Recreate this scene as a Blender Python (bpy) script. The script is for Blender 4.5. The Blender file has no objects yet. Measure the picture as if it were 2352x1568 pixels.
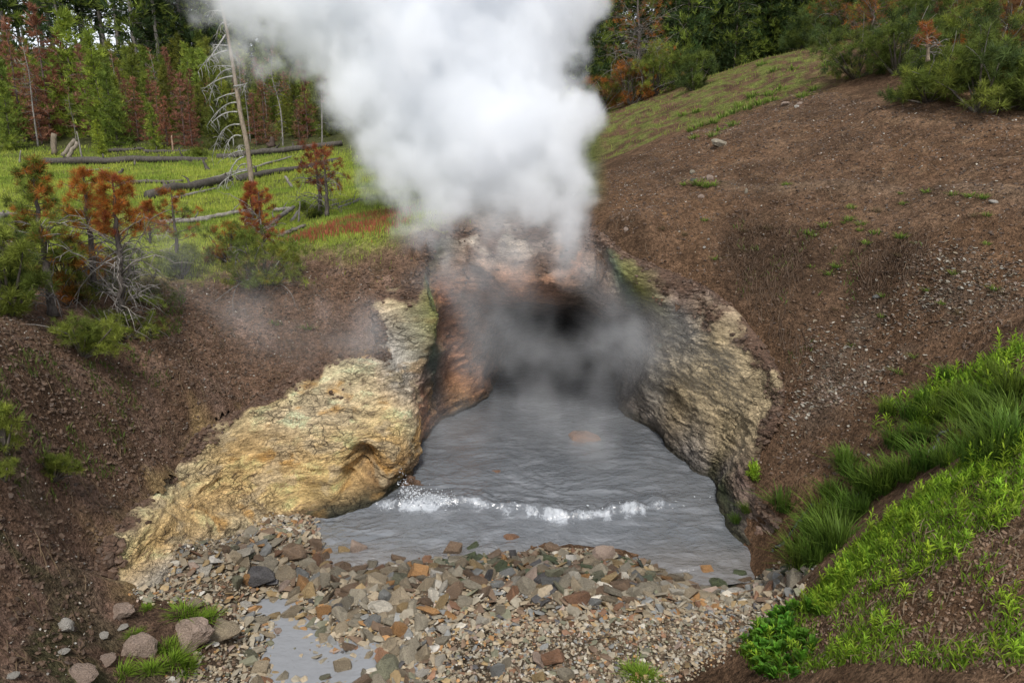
import bpy, math, random
import numpy as np
from mathutils import Vector, Matrix, Quaternion
random.seed(11)
rng = np.random.default_rng(11)
S = bpy.context.scene
COL = S.collection
PI = math.pi

# ------------------------------------------------------------------ camera, sky, sun, exposure
CAM = np.array([0.0, 0.0, 4.5]); PITCH = math.radians(14.0)
cd = bpy.data.cameras.new('camera'); cd.lens = 24.0; cd.sensor_width = 36.0
cd.clip_start = 0.05; cd.clip_end = 600.0
cam = bpy.data.objects.new('camera', cd); COL.objects.link(cam)
cam.location = CAM; cam.rotation_euler = (PI/2 - PITCH, 0, 0)
S.camera = cam

SUN_ELEV, SUN_ROT = math.radians(56), math.radians(178)
world = bpy.data.worlds.new('World'); S.world = world; world.use_nodes = True
wn, wl = world.node_tree.nodes, world.node_tree.links
bg = wn['Background']
sky = wn.new('ShaderNodeTexSky'); sky.sky_type = 'NISHITA'; sky.sun_disc = False
sky.sun_elevation = SUN_ELEV; sky.sun_rotation = SUN_ROT
sky.air_density = 1.0; sky.dust_density = 3.0; sky.altitude = 2300
hs = wn.new('ShaderNodeHueSaturation'); hs.inputs['Saturation'].default_value = 0.24
wl.new(sky.outputs[0], hs.inputs['Color']); wl.new(hs.outputs[0], bg.inputs['Color'])
bg.inputs['Strength'].default_value = 0.11

sd = bpy.data.lights.new('sun', 'SUN'); sd.energy = 1.5; sd.angle = math.radians(12); sd.color = (1.0, 0.96, 0.9)
sun = bpy.data.objects.new('sun', sd); COL.objects.link(sun)
az = SUN_ROT
sdir = Vector((math.sin(az)*math.cos(SUN_ELEV), math.cos(az)*math.cos(SUN_ELEV), math.sin(SUN_ELEV)))
sun.rotation_euler = sdir.to_track_quat('Z', 'Y').to_euler(); sun.location = (0, 0, 40)

S.view_settings.view_transform = 'Standard'; S.view_settings.look = 'None'
S.view_settings.exposure = 1.15; S.view_settings.gamma = 1.0; S.view_settings.use_curve_mapping = False
S.cycles.volume_bounces = 20
S.cycles.max_bounces = 22; S.cycles.diffuse_bounces = 3; S.cycles.glossy_bounces = 2
S.cycles.transparent_max_bounces = 8
S.cycles.volume_step_rate = 1.6; S.cycles.volume_max_steps = 256
S.cycles.use_denoising = True

# ------------------------------------------------------------------ surveying: photo point -> place
FPX = 24.0/36.0*1024.0; KX = 1024.0/2352.0; KY = 682.0/1568.0
_c, _s = math.cos(PITCH), math.sin(PITCH)
def ray(px, py):
    a = (px*KX-512.0)/FPX; b = -(py*KY-341.0)/FPX
    return np.array([a, _c + b*_s, -_s + b*_c])
def W(px, py, Y):
    d = ray(px, py); return CAM + d*(Y/d[1])
def WZ(px, py, z):
    d = ray(px, py); return CAM + d*((z-CAM[2])/d[2])
def project(P):
    P = np.asarray(P, float) - CAM
    f = P[..., 1]*_c - P[..., 2]*_s; u = P[..., 1]*_s + P[..., 2]*_c
    return (512 + FPX*P[..., 0]/f)/KX, (341 - FPX*u/f)/KY, f

# ------------------------------------------------------------------ noise
_perm = np.random.default_rng(3).permutation(256); _perm = np.concatenate([_perm]*3)
_g = np.random.default_rng(4).normal(size=(256, 3)); _g /= np.linalg.norm(_g, axis=1)[:, None]
def perlin(x, y, z):
    x, y, z = np.broadcast_arrays(np.asarray(x, float), np.asarray(y, float), np.asarray(z, float))
    xi, yi, zi = np.floor(x).astype(int), np.floor(y).astype(int), np.floor(z).astype(int)
    xf, yf, zf = x-xi, y-yi, z-zi
    xi &= 255; yi &= 255; zi &= 255
    u, v, w = [t*t*t*(t*(t*6-15)+10) for t in (xf, yf, zf)]
    out = 0
    for i in (0, 1):
        for j in (0, 1):
            for k in (0, 1):
                g = _g[_perm[_perm[_perm[xi+i]+yi+j]+zi+k]]
                d = g[..., 0]*(xf-i) + g[..., 1]*(yf-j) + g[..., 2]*(zf-k)
                out = out + d*(u if i else 1-u)*(v if j else 1-v)*(w if k else 1-w)
    return out*1.5
def fbm(x, y, z, o=4, g=0.5, l=2.03):
    s, a = 0, 1.0
    for i in range(o):
        s = s + a*perlin(x+i*17.3, y-i*9.1, z+i*5.7); a *= g; x, y, z = x*l, y*l, z*l
    return s
def sstep(a, b, x):
    t = np.clip((x-a)/(b-a), 0, 1); return t*t*(3-2*t)

# ------------------------------------------------------------------ meshes and objects
def mesh_np(name, V, F, col=None, mat=None, smooth=False, sharp=None):
    V = np.asarray(V, np.float32); F = np.asarray(F, np.int32)
    me = bpy.data.meshes.new(name); n = F.shape[1]
    me.vertices.add(len(V)); me.vertices.foreach_set('co', V.ravel())
    me.loops.add(F.size); me.loops.foreach_set('vertex_index', F.ravel())
    me.polygons.add(len(F)); me.polygons.foreach_set('loop_start', np.arange(0, F.size, n, dtype=np.int32))
    try: me.polygons.foreach_set('loop_total', np.full(len(F), n, np.int32))
    except Exception: pass
    me.polygons.foreach_set('use_smooth', np.full(len(F), bool(smooth)))
    if col is not None:
        c = np.ones((len(V), 4), np.float32); c[:, :3] = col
        a = me.attributes.new('Col', 'FLOAT_COLOR', 'POINT'); a.data.foreach_set('color', c.ravel())
    if mat: me.materials.append(mat)
    me.update(calc_edges=True)
    if sharp: me.set_sharp_from_angle(angle=sharp)
    return me
class MB:
    def __init__(s): s.V, s.F, s.C, s.n = [], [], [], 0
    def add(s, V, F, c):
        V = np.asarray(V, float); F = np.asarray(F, int)
        if len(V) == 0: return
        if F.shape[1] == 4: F = np.concatenate([F[:, [0, 1, 2]], F[:, [0, 2, 3]]])
        c = np.asarray(c, float)
        s.V.append(V); s.F.append(F+s.n); s.C.append(np.broadcast_to(c, (len(V), 3))); s.n += len(V)
    def mesh(s, name, mat, smooth=False, sharp=None):
        return mesh_np(name, np.concatenate(s.V), np.concatenate(s.F), np.concatenate(s.C), mat, smooth, sharp)
def link(name, me, parent=None):
    o = bpy.data.objects.new(name, me); COL.objects.link(o)
    if parent: o.parent = parent
    return o
def tag(o, label=None, cat=None, group=None, kind=None):
    if label: o['label'] = label
    if cat: o['category'] = cat
    if group: o['group'] = group
    if kind: o['kind'] = kind
    return o
def empty(name, loc, label, cat, group=None):
    o = bpy.data.objects.new(name, None); COL.objects.link(o); o.location = loc; o.empty_display_size = 0.1
    return tag(o, label, cat, group)
def copy_tree(o, parent=None):
    c = o.copy(); COL.objects.link(c)
    if parent: c.parent = parent
    for ch in list(o.children): copy_tree(ch, c)
    return c
def tint(o, c):
    o.color = (c[0], c[1], c[2], 1)
    for ch in o.children: tint(ch, c)

def tube(pts, radii, n=6, bump=0.0):
    P = np.asarray(pts, float); R = np.asarray(radii, float); m = len(P)
    T = np.gradient(P, axis=0); T /= np.linalg.norm(T, axis=1)[:, None]+1e-9
    ref = np.array([0.31, 0.95, 0.11]) if abs(T[:, 1]).mean() < 0.8 else np.array([0.95, 0.1, 0.3])
    A = np.cross(T, ref); A /= np.linalg.norm(A, axis=1)[:, None]+1e-9
    B = np.cross(T, A); a = np.arange(n)*2*PI/n
    rr = R[:, None]*(1 + (bump*rng.normal(size=(m, n)) if bump else 0))
    V = P[:, None] + rr[..., None]*(np.cos(a)[None, :, None]*A[:, None] + np.sin(a)[None, :, None]*B[:, None])
    V = V.reshape(-1, 3); i = np.arange(m-1)[:, None]*n; j = np.arange(n)[None]; k = (j+1) % n
    F = np.stack([i+j, i+k, i+n+k, i+n+j], -1).reshape(-1, 4)
    V = np.concatenate([V, P[:1], P[-1:]]); c0, c1 = len(V)-2, len(V)-1; j = np.arange(n); k = (j+1) % n
    F = np.concatenate([F, np.stack([np.full(n, c0), k, j, j], -1), np.stack([np.full(n, c1), (m-1)*n+j, (m-1)*n+k, (m-1)*n+k], -1)])
    F = np.concatenate([F[:, [0, 1, 2]], F[:len(F)-2*n][:, [0, 2, 3]]])
    return V, F
def bezier(a, b, c, n=7):
    t = np.linspace(0, 1, n)[:, None]; a, b, c = map(np.asarray, (a, b, c))
    return (1-t)**2*a + 2*t*(1-t)*b + t*t*c
def unit(v):
    v = np.asarray(v, float); return v/(np.linalg.norm(v, axis=-1, keepdims=True)+1e-9)
def tufts(C, D, size, K, width, col, cvar=0.25, spread=0.8, r=None):
    """K needle blades fanning out of each twig end."""
    r = r or rng
    C = np.asarray(C, float); N = len(C); D = unit(np.asarray(D, float))
    sz = np.broadcast_to(np.asarray(size, float), (N,))
    dirs = unit(D[:, None] + spread*unit(r.normal(size=(N, K, 3))))
    base = C[:, None] - D[:, None]*sz[:, None, None]*0.45*r.random((N, K, 1))
    tip = base + dirs*(sz[:, None, None]*(0.55+0.6*r.random((N, K, 1))))
    side = unit(np.cross(dirs, r.normal(size=(N, K, 3))))*(width*sz[:, None, None])
    V = np.stack([base*.8+tip*.2-side*0.5, tip, base*.8+tip*.2+side*0.5], 2).reshape(-1, 3)
    F = np.arange(N*K*3).reshape(-1, 3)
    c = np.broadcast_to(np.asarray(col, float), (N, 3))
    c = c*(1+cvar*r.normal(size=(N, 1)))
    c = np.clip(c[:, None, None]*(1+0.2*r.normal(size=(N, K, 1, 1))), 0.004, 0.9)
    return V, F, np.broadcast_to(c, (N, K, 3, 3)).reshape(-1, 3)

# ------------------------------------------------------------------ materials
def newmat(name):
    m = bpy.data.materials.new(name); m.use_nodes = True
    nt = m.node_tree; b = nt.nodes['Principled BSDF']; return m, nt, b
def node(nt, t, **kw):
    n = nt.nodes.new(t)
    for k, v in kw.items():
        if k in n.inputs: n.inputs[k].default_value = v
        else: setattr(n, k, v)
    return n
def mathn(nt, op, a, b):
    n = nt.nodes.new('ShaderNodeMath'); n.operation = op
    for i, v in enumerate((a, b)):
        if isinstance(v, (int, float)): n.inputs[i].default_value = v
        else: nt.links.new(v, n.inputs[i])
    return n.outputs[0]
def mulcol(nt, a, b):
    n = nt.nodes.new('ShaderNodeMix'); n.data_type = 'RGBA'; n.blend_type = 'MULTIPLY'; n.inputs[0].default_value = 1
    nt.links.new(a, n.inputs[6]); nt.links.new(b, n.inputs[7]); return n.outputs[2]
def ramp(nt, src, stops):
    n = nt.nodes.new('ShaderNodeValToRGB'); e = n.color_ramp.elements
    while len(e) < len(stops): e.new(0.5)
    for i, (p, v) in enumerate(stops):
        e[i].position = p; e[i].color = (v, v, v, 1) if isinstance(v, (int, float)) else (*v, 1)
    nt.links.new(src, n.inputs[0]); return n.outputs[0]
def surf(name, scales, contrast, bumps, rough=0.9, spec=0.2, objcol=False, stretch=None, rvar=None):
    m, nt, b = newmat(name)
    at = node(nt, 'ShaderNodeAttribute', attribute_name='Col')
    tc = nt.nodes.new('ShaderNodeTexCoord'); vec = tc.outputs['Object']
    if stretch:
        mp = nt.nodes.new('ShaderNodeMapping'); mp.inputs['Scale'].default_value = stretch
        nt.links.new(vec, mp.inputs[0]); vec = mp.outputs[0]
    c = at.outputs['Color']
    if objcol:
        oi = nt.nodes.new('ShaderNodeObjectInfo'); c = mulcol(nt, c, oi.outputs['Color'])
    for sc, (lo, hi) in zip(scales, contrast):
        nz = node(nt, 'ShaderNodeTexNoise', Scale=sc, Detail=6.0, Roughness=0.65); nt.links.new(vec, nz.inputs['Vector'])
        c = mulcol(nt, c, ramp(nt, nz.outputs['Fac'], [(0.3, lo), (0.7, hi)]))
    nt.links.new(c, b.inputs['Base Color'])
    h = None
    for sc, amp in bumps:
        nz = node(nt, 'ShaderNodeTexNoise', Scale=sc, Detail=5.0, Roughness=0.6); nt.links.new(vec, nz.inputs['Vector'])
        v = mathn(nt, 'MULTIPLY', nz.outputs['Fac'], amp); h = v if h is None else mathn(nt, 'ADD', h, v)
    if h is not None:
        bp = node(nt, 'ShaderNodeBump', Strength=1.0, Distance=1.0); nt.links.new(h, bp.inputs['Height'])
        nt.links.new(bp.outputs[0], b.inputs['Normal'])
    b.inputs['Roughness'].default_value = rough; b.inputs['Specular IOR Level'].default_value = spec
    if rvar:
        nz = node(nt, 'ShaderNodeTexNoise', Scale=rvar[0], Detail=3.0); nt.links.new(vec, nz.inputs['Vector'])
        nt.links.new(ramp(nt, nz.outputs['Fac'], [(0.35, rvar[1]), (0.65, rvar[2])]), b.inputs['Roughness'])
    return m
M_ground = surf('soil', [3.0, 14.0, 42.0], [(0.6, 1.35), (0.42, 1.55), (.4, 1.6)], [(9.0, 0.13), (28.0, 0.09), (70.0, .03)], 0.95, 0.1)
M_rock = surf('shale', [5.0, 22.0, 70.0], [(0.55, 1.4), (0.5, 1.45), (.6, 1.35)], [(5.0, 0.05), (18.0, 0.035), (60.0, .014)], 0.85, 0.25, stretch=(1, 1, 3.6))
nt = M_rock.node_tree; b = nt.nodes['Principled BSDF']; tc = nt.nodes.new('ShaderNodeTexCoord'); mp = nt.nodes.new('ShaderNodeMapping'); mp.inputs['Scale'].default_value = (1, 1, 3.4); mp.inputs['Rotation'].default_value = (.12, .2, 0)
nz = node(nt, 'ShaderNodeTexNoise', Scale=3.0, Detail=4.0); nt.links.new(tc.outputs['Object'], nz.inputs['Vector']); av = nt.nodes.new('ShaderNodeVectorMath'); av.operation = 'MULTIPLY_ADD'; av.inputs[1].default_value = (.5, .5, .3); nt.links.new(nz.outputs['Color'], av.inputs[0]); nt.links.new(tc.outputs['Object'], av.inputs[2]); nt.links.new(av.outputs[0], mp.inputs[0])
ck = None
for sc, wd, lo in ((3.2, .05, .4), (8.5, .06, .72)):
    vo = nt.nodes.new('ShaderNodeTexVoronoi'); vo.feature = 'DISTANCE_TO_EDGE'; vo.inputs['Scale'].default_value = sc; nt.links.new(mp.outputs[0], vo.inputs['Vector']); k_ = ramp(nt, vo.outputs['Distance'], [(0.0, lo), (wd, 1.0)]); ck = k_ if ck is None else mulcol(nt, ck, k_)
pn = node(nt, 'ShaderNodeTexNoise', Scale=1.6, Detail=3.0); nt.links.new(tc.outputs['Object'], pn.inputs['Vector']); mm = nt.nodes.new('ShaderNodeMix'); mm.data_type = 'RGBA'; nt.links.new(ramp(nt, pn.outputs['Fac'], [(.42, 0.0), (.62, 1.0)]), mm.inputs[0]); mm.inputs[6].default_value = (1, 1, 1, 1); nt.links.new(ck, mm.inputs[7]); ck = mm.outputs[2]
nt.links.new(mulcol(nt, b.inputs['Base Color'].links[0].from_socket, ck), b.inputs['Base Color'])
bp = [n for n in nt.nodes if n.type == 'BUMP'][0]; hh = bp.inputs['Height'].links[0].from_socket; rb = nt.nodes.new('ShaderNodeRGBToBW'); nt.links.new(ck, rb.inputs[0]); nt.links.new(mathn(nt, 'ADD', hh, mathn(nt, 'MULTIPLY', rb.outputs[0], .05)), bp.inputs['Height'])
M_stone = surf('wet stone', [9.0, 45.0], [(0.65, 1.3), (0.75, 1.25)], [(8.0, 0.03), (40.0, 0.006)], 0.5, 0.4, objcol=True, rvar=(4.0, 0.2, 0.6))
M_gravel = surf('gravel', [30.0], [(0.75, 1.25)], [(30.0, 0.008)], 0.6, 0.35)
M_bark = surf('bark', [14.0, 60.0], [(0.55, 1.35), (0.7, 1.3)], [(20.0, 0.02)], 0.9, 0.15, objcol=True, stretch=(1, 1, 0.3))
def leafmat(name, transl=0.45):
    m, nt, b = newmat(name)
    at = node(nt, 'ShaderNodeAttribute', attribute_name='Col'); oi = nt.nodes.new('ShaderNodeObjectInfo')
    c = mulcol(nt, at.outputs['Color'], oi.outputs['Color'])
    b.inputs['Roughness'].default_value = 0.6; b.inputs['Specular IOR Level'].default_value = 0.25
    nt.links.new(c, b.inputs['Base Color'])
    tr = nt.nodes.new('ShaderNodeBsdfTranslucent'); nt.links.new(c, tr.inputs['Color'])
    mx = nt.nodes.new('ShaderNodeMixShader'); mx.inputs[0].default_value = transl
    nt.links.new(b.outputs[0], mx.inputs[1]); nt.links.new(tr.outputs[0], mx.inputs[2])
    nt.links.new(mx.outputs[0], nt.nodes['Material Output'].inputs['Surface']); return m
M_leaf = leafmat('leaf')

# ------------------------------------------------------------------ cave rock: control columns (photo x, photo y, distance, colour)
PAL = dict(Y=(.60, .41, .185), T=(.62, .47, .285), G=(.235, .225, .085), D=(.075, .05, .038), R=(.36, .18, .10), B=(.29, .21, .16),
           O=(.42, .33, .20), K=(.055, .045, .04), W=(.055, .06, .03), P=(.30, .27, .25), E=(.105, .125, .08), H=(.19, .16, .135), A=(.33, .2, .09), V=(.46, .41, .335))  # K paints the shade deep in the cave as near-black rock
N = None
COLS = [
 [(330,1365,5.72,'V'),(270,1350,5.72,'T'),(212,1335,5.68,'T')],
 [(420,1295,6.38,'V'),(330,1270,6.25,'Y'),(232,1255,6.02,'T')],
 [(515,1245,7.08,'T'),(410,1200,6.95,'Y'),(305,1150,6.95,'T')],
 [(600,1200,7.85,'T'),(480,1145,8.0,'Y'),(400,1075,8.1,'T')],
 [(700,1190,N,'W'),(680,1165,8.55,'Y'),(620,1100,8.7,'Y'),(540,1030,8.8,'Y'),(460,985,8.75,'T')],
 [(800,1178,N,'W'),(790,1150,8.6,'Y'),(730,1060,8.9,'Y'),(650,960,9.35,'T'),(570,930,9.6,'Y')],
 [(870,1155,N,'W'),(860,1110,8.75,'A'),(830,1040,8.95,'Y'),(760,930,9.6,'T'),(680,862,10.1,'T')],
 [(922,1112,N,'W'),(925,1070,9.15,'A'),(905,1000,9.35,'Y'),(860,900,9.95,'T'),(795,808,10.6,'T')],
 [(945,1070,N,'R'),(958,1030,9.75,'T'),(945,960,9.85,'T'),(905,880,10.3,'V'),(865,792,10.75,'V')],
 [(985,990,N,'R'),(965,930,10.6,'R'),(940,850,10.7,'V'),(900,770,10.9,'V'),(850,690,11.2,'T')],
 [(1003,975,N,'R'),(990,920,11.3,'A'),(975,850,11.05,'H'),(1000,750,10.95,'G'),(980,690,11.1,'G'),(920,650,11.4,'T')],
 [(1020,962,N,'R'),(1000,890,11.8,'H'),(992,810,11.4,'E'),(1003,740,11.15,'G'),(985,640,11.3,'E'),(965,565,11.6,'D')],
 [(1060,945,N,'A'),(1035,850,12.5,'R'),(1015,740,12.1,'R'),(1003,660,11.7,'R'),(985,590,11.7,'E'),(975,535,11.85,'H')],
 [(1118,918,N,'R'),(1100,820,13.3,'R'),(1082,715,12.8,'R'),(1066,655,12.0,'R'),(1052,595,12.0,'B'),(1045,520,12.35,'V')],
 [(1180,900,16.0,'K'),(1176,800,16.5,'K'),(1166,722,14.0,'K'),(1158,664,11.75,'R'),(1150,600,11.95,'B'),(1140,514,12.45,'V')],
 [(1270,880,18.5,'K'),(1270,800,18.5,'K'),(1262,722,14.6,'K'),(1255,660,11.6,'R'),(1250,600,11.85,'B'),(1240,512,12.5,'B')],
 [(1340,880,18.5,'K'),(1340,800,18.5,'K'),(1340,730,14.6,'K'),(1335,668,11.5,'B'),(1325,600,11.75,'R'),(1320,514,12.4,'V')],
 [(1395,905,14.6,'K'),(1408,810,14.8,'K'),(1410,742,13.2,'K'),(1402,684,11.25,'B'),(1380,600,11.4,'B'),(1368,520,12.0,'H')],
 [(1430,940,N,'H'),(1455,840,13.2,'H'),(1470,745,12.5,'H'),(1450,695,11.2,'E'),(1410,615,10.9,'E'),(1395,545,11.4,'D')],
 [(1490,982,N,'H'),(1500,850,11.6,'V'),(1505,745,11.3,'V'),(1480,690,10.8,'G'),(1445,620,10.8,'G'),(1430,575,11.2,'D')],
 [(1540,1032,N,'H'),(1555,900,10.8,'O'),(1565,750,10.6,'V'),(1550,680,10.55,'B'),(1535,625,10.8,'D')],
 [(1580,1066,N,'P'),(1620,920,10.1,'O'),(1645,770,10.0,'O'),(1640,672,10.3,'B')],
 [(1610,1086,N,'P'),(1660,1000,9.6,'O'),(1715,850,9.5,'O'),(1730,762,9.7,'O')],
 [(1632,1092,N,'W'),(1680,1020,9.3,'O'),(1770,930,8.95,'O'),(1797,875,9.0,'O')],
 [(1640,1112,N,'W'),(1665,1080,9.15,'H'),(1740,1010,8.7,'O'),(1785,975,8.6,'D')],
 [(1650,1152,N,'W'),(1664,1120,8.75,'W'),(1695,1092,8.5,'B'),(1725,1082,8.4,'D')],
 [(1690,1232,N,'W'),(1700,1205,7.85,'H'),(1718,1175,7.8,'B'),(1745,1150,7.8,'D')],
 [(1745,1275,N,'W'),(1755,1250,7.35,'R'),(1770,1225,7.3,'B'),(1795,1200,7.3,'D')],
]
NT, NSUB = 210, 24
def cr(P, m):
    """Catmull-Rom through rows of P, m samples per span."""
    P = np.asarray(P, float); Q = np.concatenate([2*P[:1]-P[1:2], P, 2*P[-1:]-P[-2:-1]]); out = []
    for i in range(len(P)-1):
        t = np.linspace(0, 1, m, endpoint=False).reshape((-1,)+(1,)*(P.ndim-1))
        a, b, c, d = Q[i], Q[i+1], Q[i+2], Q[i+3]
        out.append(0.5*((2*b)+(c-a)*t+(2*a-5*b+4*c-d)*t*t+(3*b-a-3*c+d)*t**3))
    out.append(P[-1:]); return np.concatenate(out)
cols3, TR, RIM, SHORE = [], [], [], []
for cc in COLS:
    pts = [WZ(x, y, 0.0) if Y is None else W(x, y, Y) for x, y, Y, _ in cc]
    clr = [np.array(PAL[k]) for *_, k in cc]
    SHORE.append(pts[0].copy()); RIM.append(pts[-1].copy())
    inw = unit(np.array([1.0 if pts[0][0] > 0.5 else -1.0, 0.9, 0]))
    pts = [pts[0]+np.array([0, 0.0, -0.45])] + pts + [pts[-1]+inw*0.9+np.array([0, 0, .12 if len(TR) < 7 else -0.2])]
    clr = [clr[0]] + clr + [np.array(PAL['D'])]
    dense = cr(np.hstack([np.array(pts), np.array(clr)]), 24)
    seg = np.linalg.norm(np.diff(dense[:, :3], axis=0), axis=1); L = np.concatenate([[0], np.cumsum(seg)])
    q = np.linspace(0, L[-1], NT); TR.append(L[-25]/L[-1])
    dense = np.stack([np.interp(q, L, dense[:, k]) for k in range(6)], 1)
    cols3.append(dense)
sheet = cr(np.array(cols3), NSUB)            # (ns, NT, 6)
RIM, SHORE = np.array(RIM), np.array(SHORE)
SP, SC = sheet[..., :3].copy(), np.clip(sheet[..., 3:], 0.02, 0.6)

# ------------------------------------------------------------------ ground: surveyed points, interpolated
TP = [  # photo x, photo y, distance
 (0,1568,3.9),(0,1400,4.4),(0,1250,4.8),(0,1100,5.2),(0,950,5.7),(0,800,6.6),(0,720,7.5),(0,560,12),(0,420,24),(0,330,40),
 (230,1300,5.6),(230,1150,6.4),(230,1000,7.2),(230,850,8.0),(230,720,9),(230,1420,5.2),(200,1568,4.4),(430,1420,5.5),(430,1568,4.9),
 (450,800,9.7),(450,700,10.6),(450,900,8.9),(350,1050,7.7),(480,630,11.6),(700,590,12),(700,700,11),(700,780,10.6),(850,600,11.7),(240,640,10.6),(100,600,10.6),
 (700,480,17),(940,490,13.5),(500,520,16),(300,560,14),(500,440,23),(300,400,31),(500,345,40),(700,330,40),(300,330,41),(120,330,41),
 (100,230,55),(400,230,55),(700,230,55),(400,130,72),(100,110,72),(700,130,72),
 (1200,430,18),(1200,330,30),(1200,250,45),(1200,170,65),(1000,250,45),
 (1900,900,8.6),(2000,760,9),(2100,900,7.6),(2100,1050,6.6),(1900,1180,6.9),(2352,800,6.8),(2352,920,6.0),(1800,1240,7.0),(1800,980,8.5),(1790,1150,7.6),
 (2352,1000,4.7),(2150,1120,4.9),(1960,1260,5.2),(1850,1380,5.2),(1700,1490,5.1),(2352,1300,3.6),(2352,1568,2.9),(2050,1400,4.0),(2000,1568,3.5),(1750,1568,4.4),
 (1380,360,20),(1380,430,14.5),(1500,330,18),(1620,200,25),(1750,140,28),(1880,100,30),(1700,450,11.8),(1700,560,10.9),(1700,320,15),(1500,480,12.4),
 (1900,220,17),(1900,320,13.5),(1900,450,11.3),(1900,600,9.9),(2060,250,13.5),(2352,260,12.6),(2352,400,9.9),(2352,560,8.4),(2100,450,10.5),(2100,620,9.0),
 (2060,100,20),(2352,100,17),(2250,1120,4.5)]
TZ = [  # photo x, photo y, height
 (640,1400,-.045),(660,1480,-.05),(760,1540,-.045),(870,1535,-.03),(590,1378,-.04),(690,1440,-.05),(720,1500,-.05),(700,1568,-.045),(820,1568,-.035),(640,1375,-.04),(1172,1432,-.05),(800,1350,.10),(1000,1300,.06),(1000,1350,.17),
 (1250,1300,.09),(1250,1350,.2),(1500,1330,.10),(1500,1380,.18),(1750,1335,.08),(1700,1380,.18),(1300,1480,.16),(1100,1480,.07),(1500,1480,.22),
 (1300,1568,.12),(1500,1568,.26),(1000,1568,.0),(1000,1430,.05),(720,1230,.03),(650,1220,.3),(560,1300,.3),(500,1400,.25),(450,1260,.55),(640,1310,.15),
 (700,1335,.06),(560,1500,.05),(480,1540,.16),(720,1300,.0),(900,1285,-.12),(1200,1225,-.15),(1500,1255,-.15),(1700,1272,-.12),(780,1250,-.12),(860,1310,.0),(900,1220,-.35),
 (1300,1180,-.45),(1600,1180,-.45),(1300,1100,-.5),(900,1440,.02),(1120,1430,.03),(1230,1430,.06)]
TW = [(0,.5,2.5),(0,2.5,1.3),(-2,2,1.6),(2,1.5,2.4),(0,-3,2.9),(-6,0,3),(6,0,3.2),(10,5,4.5),(-9,4,3.2),(14,10,6.5),(25,15,9),(-15,10,3.4),(-30,10,3.5),(-30,25,4),
      (40,30,12),(-60,45,8),(-60,-10,3),(60,-10,8),(-80,95,17),(-25,95,17.5),(10,80,12),(45,80,12),(90,60,14),(20,45,10.8),(12,45,10.2),(30,45,11.5),(90,110,15),(0,120,15)]
CP = np.array([W(*a) for a in TP] + [WZ(*a) for a in TZ] + [np.array(a, float) for a in TW] + [r for r in RIM] + [SHORE[k]+np.array([.05, -.05, .0]) for k in range(4)])
def _phi(r): return np.sqrt(r*r+0.09)
_D = np.linalg.norm(CP[:, None, :2]-CP[None, :, :2], axis=2)
_A = np.zeros((len(CP)+3,)*2); _A[:-3, :-3] = _phi(_D) - np.eye(len(CP))*0.02
_A[:-3, -3] = 1; _A[:-3, -2:] = CP[:, :2]; _A[-3:, :-3] = _A[:-3, -3:].T
_w = np.linalg.solve(_A, np.concatenate([CP[:, 2], np.zeros(3)]))
def rbf(x, y):
    x, y = np.ravel(x), np.ravel(y); o = np.empty(len(x))
    for i in range(0, len(x), 20000):
        q = np.stack([x[i:i+20000], y[i:i+20000]], 1)
        o[i:i+20000] = _phi(np.linalg.norm(q[:, None]-CP[None, :, :2], axis=2)) @ _w[:-3] + _w[-3] + q @ _w[-2:]
    return o
def axis(a, b, st, lo, hi, g0, g1):
    v = list(np.arange(a, b+1e-6, st)); s = st; L = []
    x = a
    while x > lo: s *= g0; x -= s; L.append(x)
    s = st; x = v[-1]; H = []
    while x < hi: s *= g1; x += s; H.append(x)
    return np.array(L[::-1]+v+H)
XS = axis(-7.4, 7.4, 0.04, -110, 110, 1.055, 1.055)
YS = axis(2.4, 13.2, 0.04, -14, 130, 1.2, 1.035)
GX, GY = np.meshgrid(XS, YS, indexing='ij')
Z0 = rbf(GX, GY).reshape(GX.shape)

def pip(poly, x, y):
    poly = np.asarray(poly)[:, :2]; ins = np.zeros(x.shape, bool); n = len(poly)
    for i in range(n):
        x0, y0 = poly[i]; x1, y1 = poly[(i+1) % n]
        c = ((y0 > y) != (y1 > y)) & (x < (x1-x0)*(y-y0)/(y1-y0+1e-12)+x0); ins ^= c
    return ins
def sdist(poly, x, y, closed=True):
    poly = np.asarray(poly)[:, :2]; d = np.full(x.shape, 1e9); n = len(poly)
    for i in range(n if closed else n-1):
        a = poly[i]; b = poly[(i+1) % n]; ab = b-a
        t = np.clip(((x-a[0])*ab[0]+(y-a[1])*ab[1])/(ab@ab+1e-12), 0, 1)
        d = np.minimum(d, np.hypot(x-a[0]-t*ab[0], y-a[1]-t*ab[1]))
    return np.where(pip(poly, x, y), d, -d) if closed else d
def gz(x, y, Zg=None):
    Zg = ZG if Zg is None else Zg
    x, y = np.asarray(x, float), np.asarray(y, float)
    i = np.clip(np.searchsorted(XS, x)-1, 0, len(XS)-2); j = np.clip(np.searchsorted(YS, y)-1, 0, len(YS)-2)
    u = np.clip((x-XS[i])/(XS[i+1]-XS[i]), 0, 1); v = np.clip((y-YS[j])/(YS[j+1]-YS[j]), 0, 1)
    return Zg[i, j]*(1-u)*(1-v)+Zg[i+1, j]*u*(1-v)+Zg[i, j+1]*(1-u)*v+Zg[i+1, j+1]*u*v
ZG = Z0
_T = np.concatenate([np.arange(2.0, 20, 0.03), np.arange(20, 130, 0.15)])
def G(px, py, minY=0):
    """the ground under a photo point"""
    d = ray(px, py); P = CAM + _T[:, None]*d
    hit = np.where((P[:, 2] < gz(P[:, 0], P[:, 1])) & (P[:, 1] > minY))[0]
    k = hit[0] if len(hit) else len(_T)-1
    p = P[k].copy(); p[2] = gz(p[0], p[1]); return p
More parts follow.
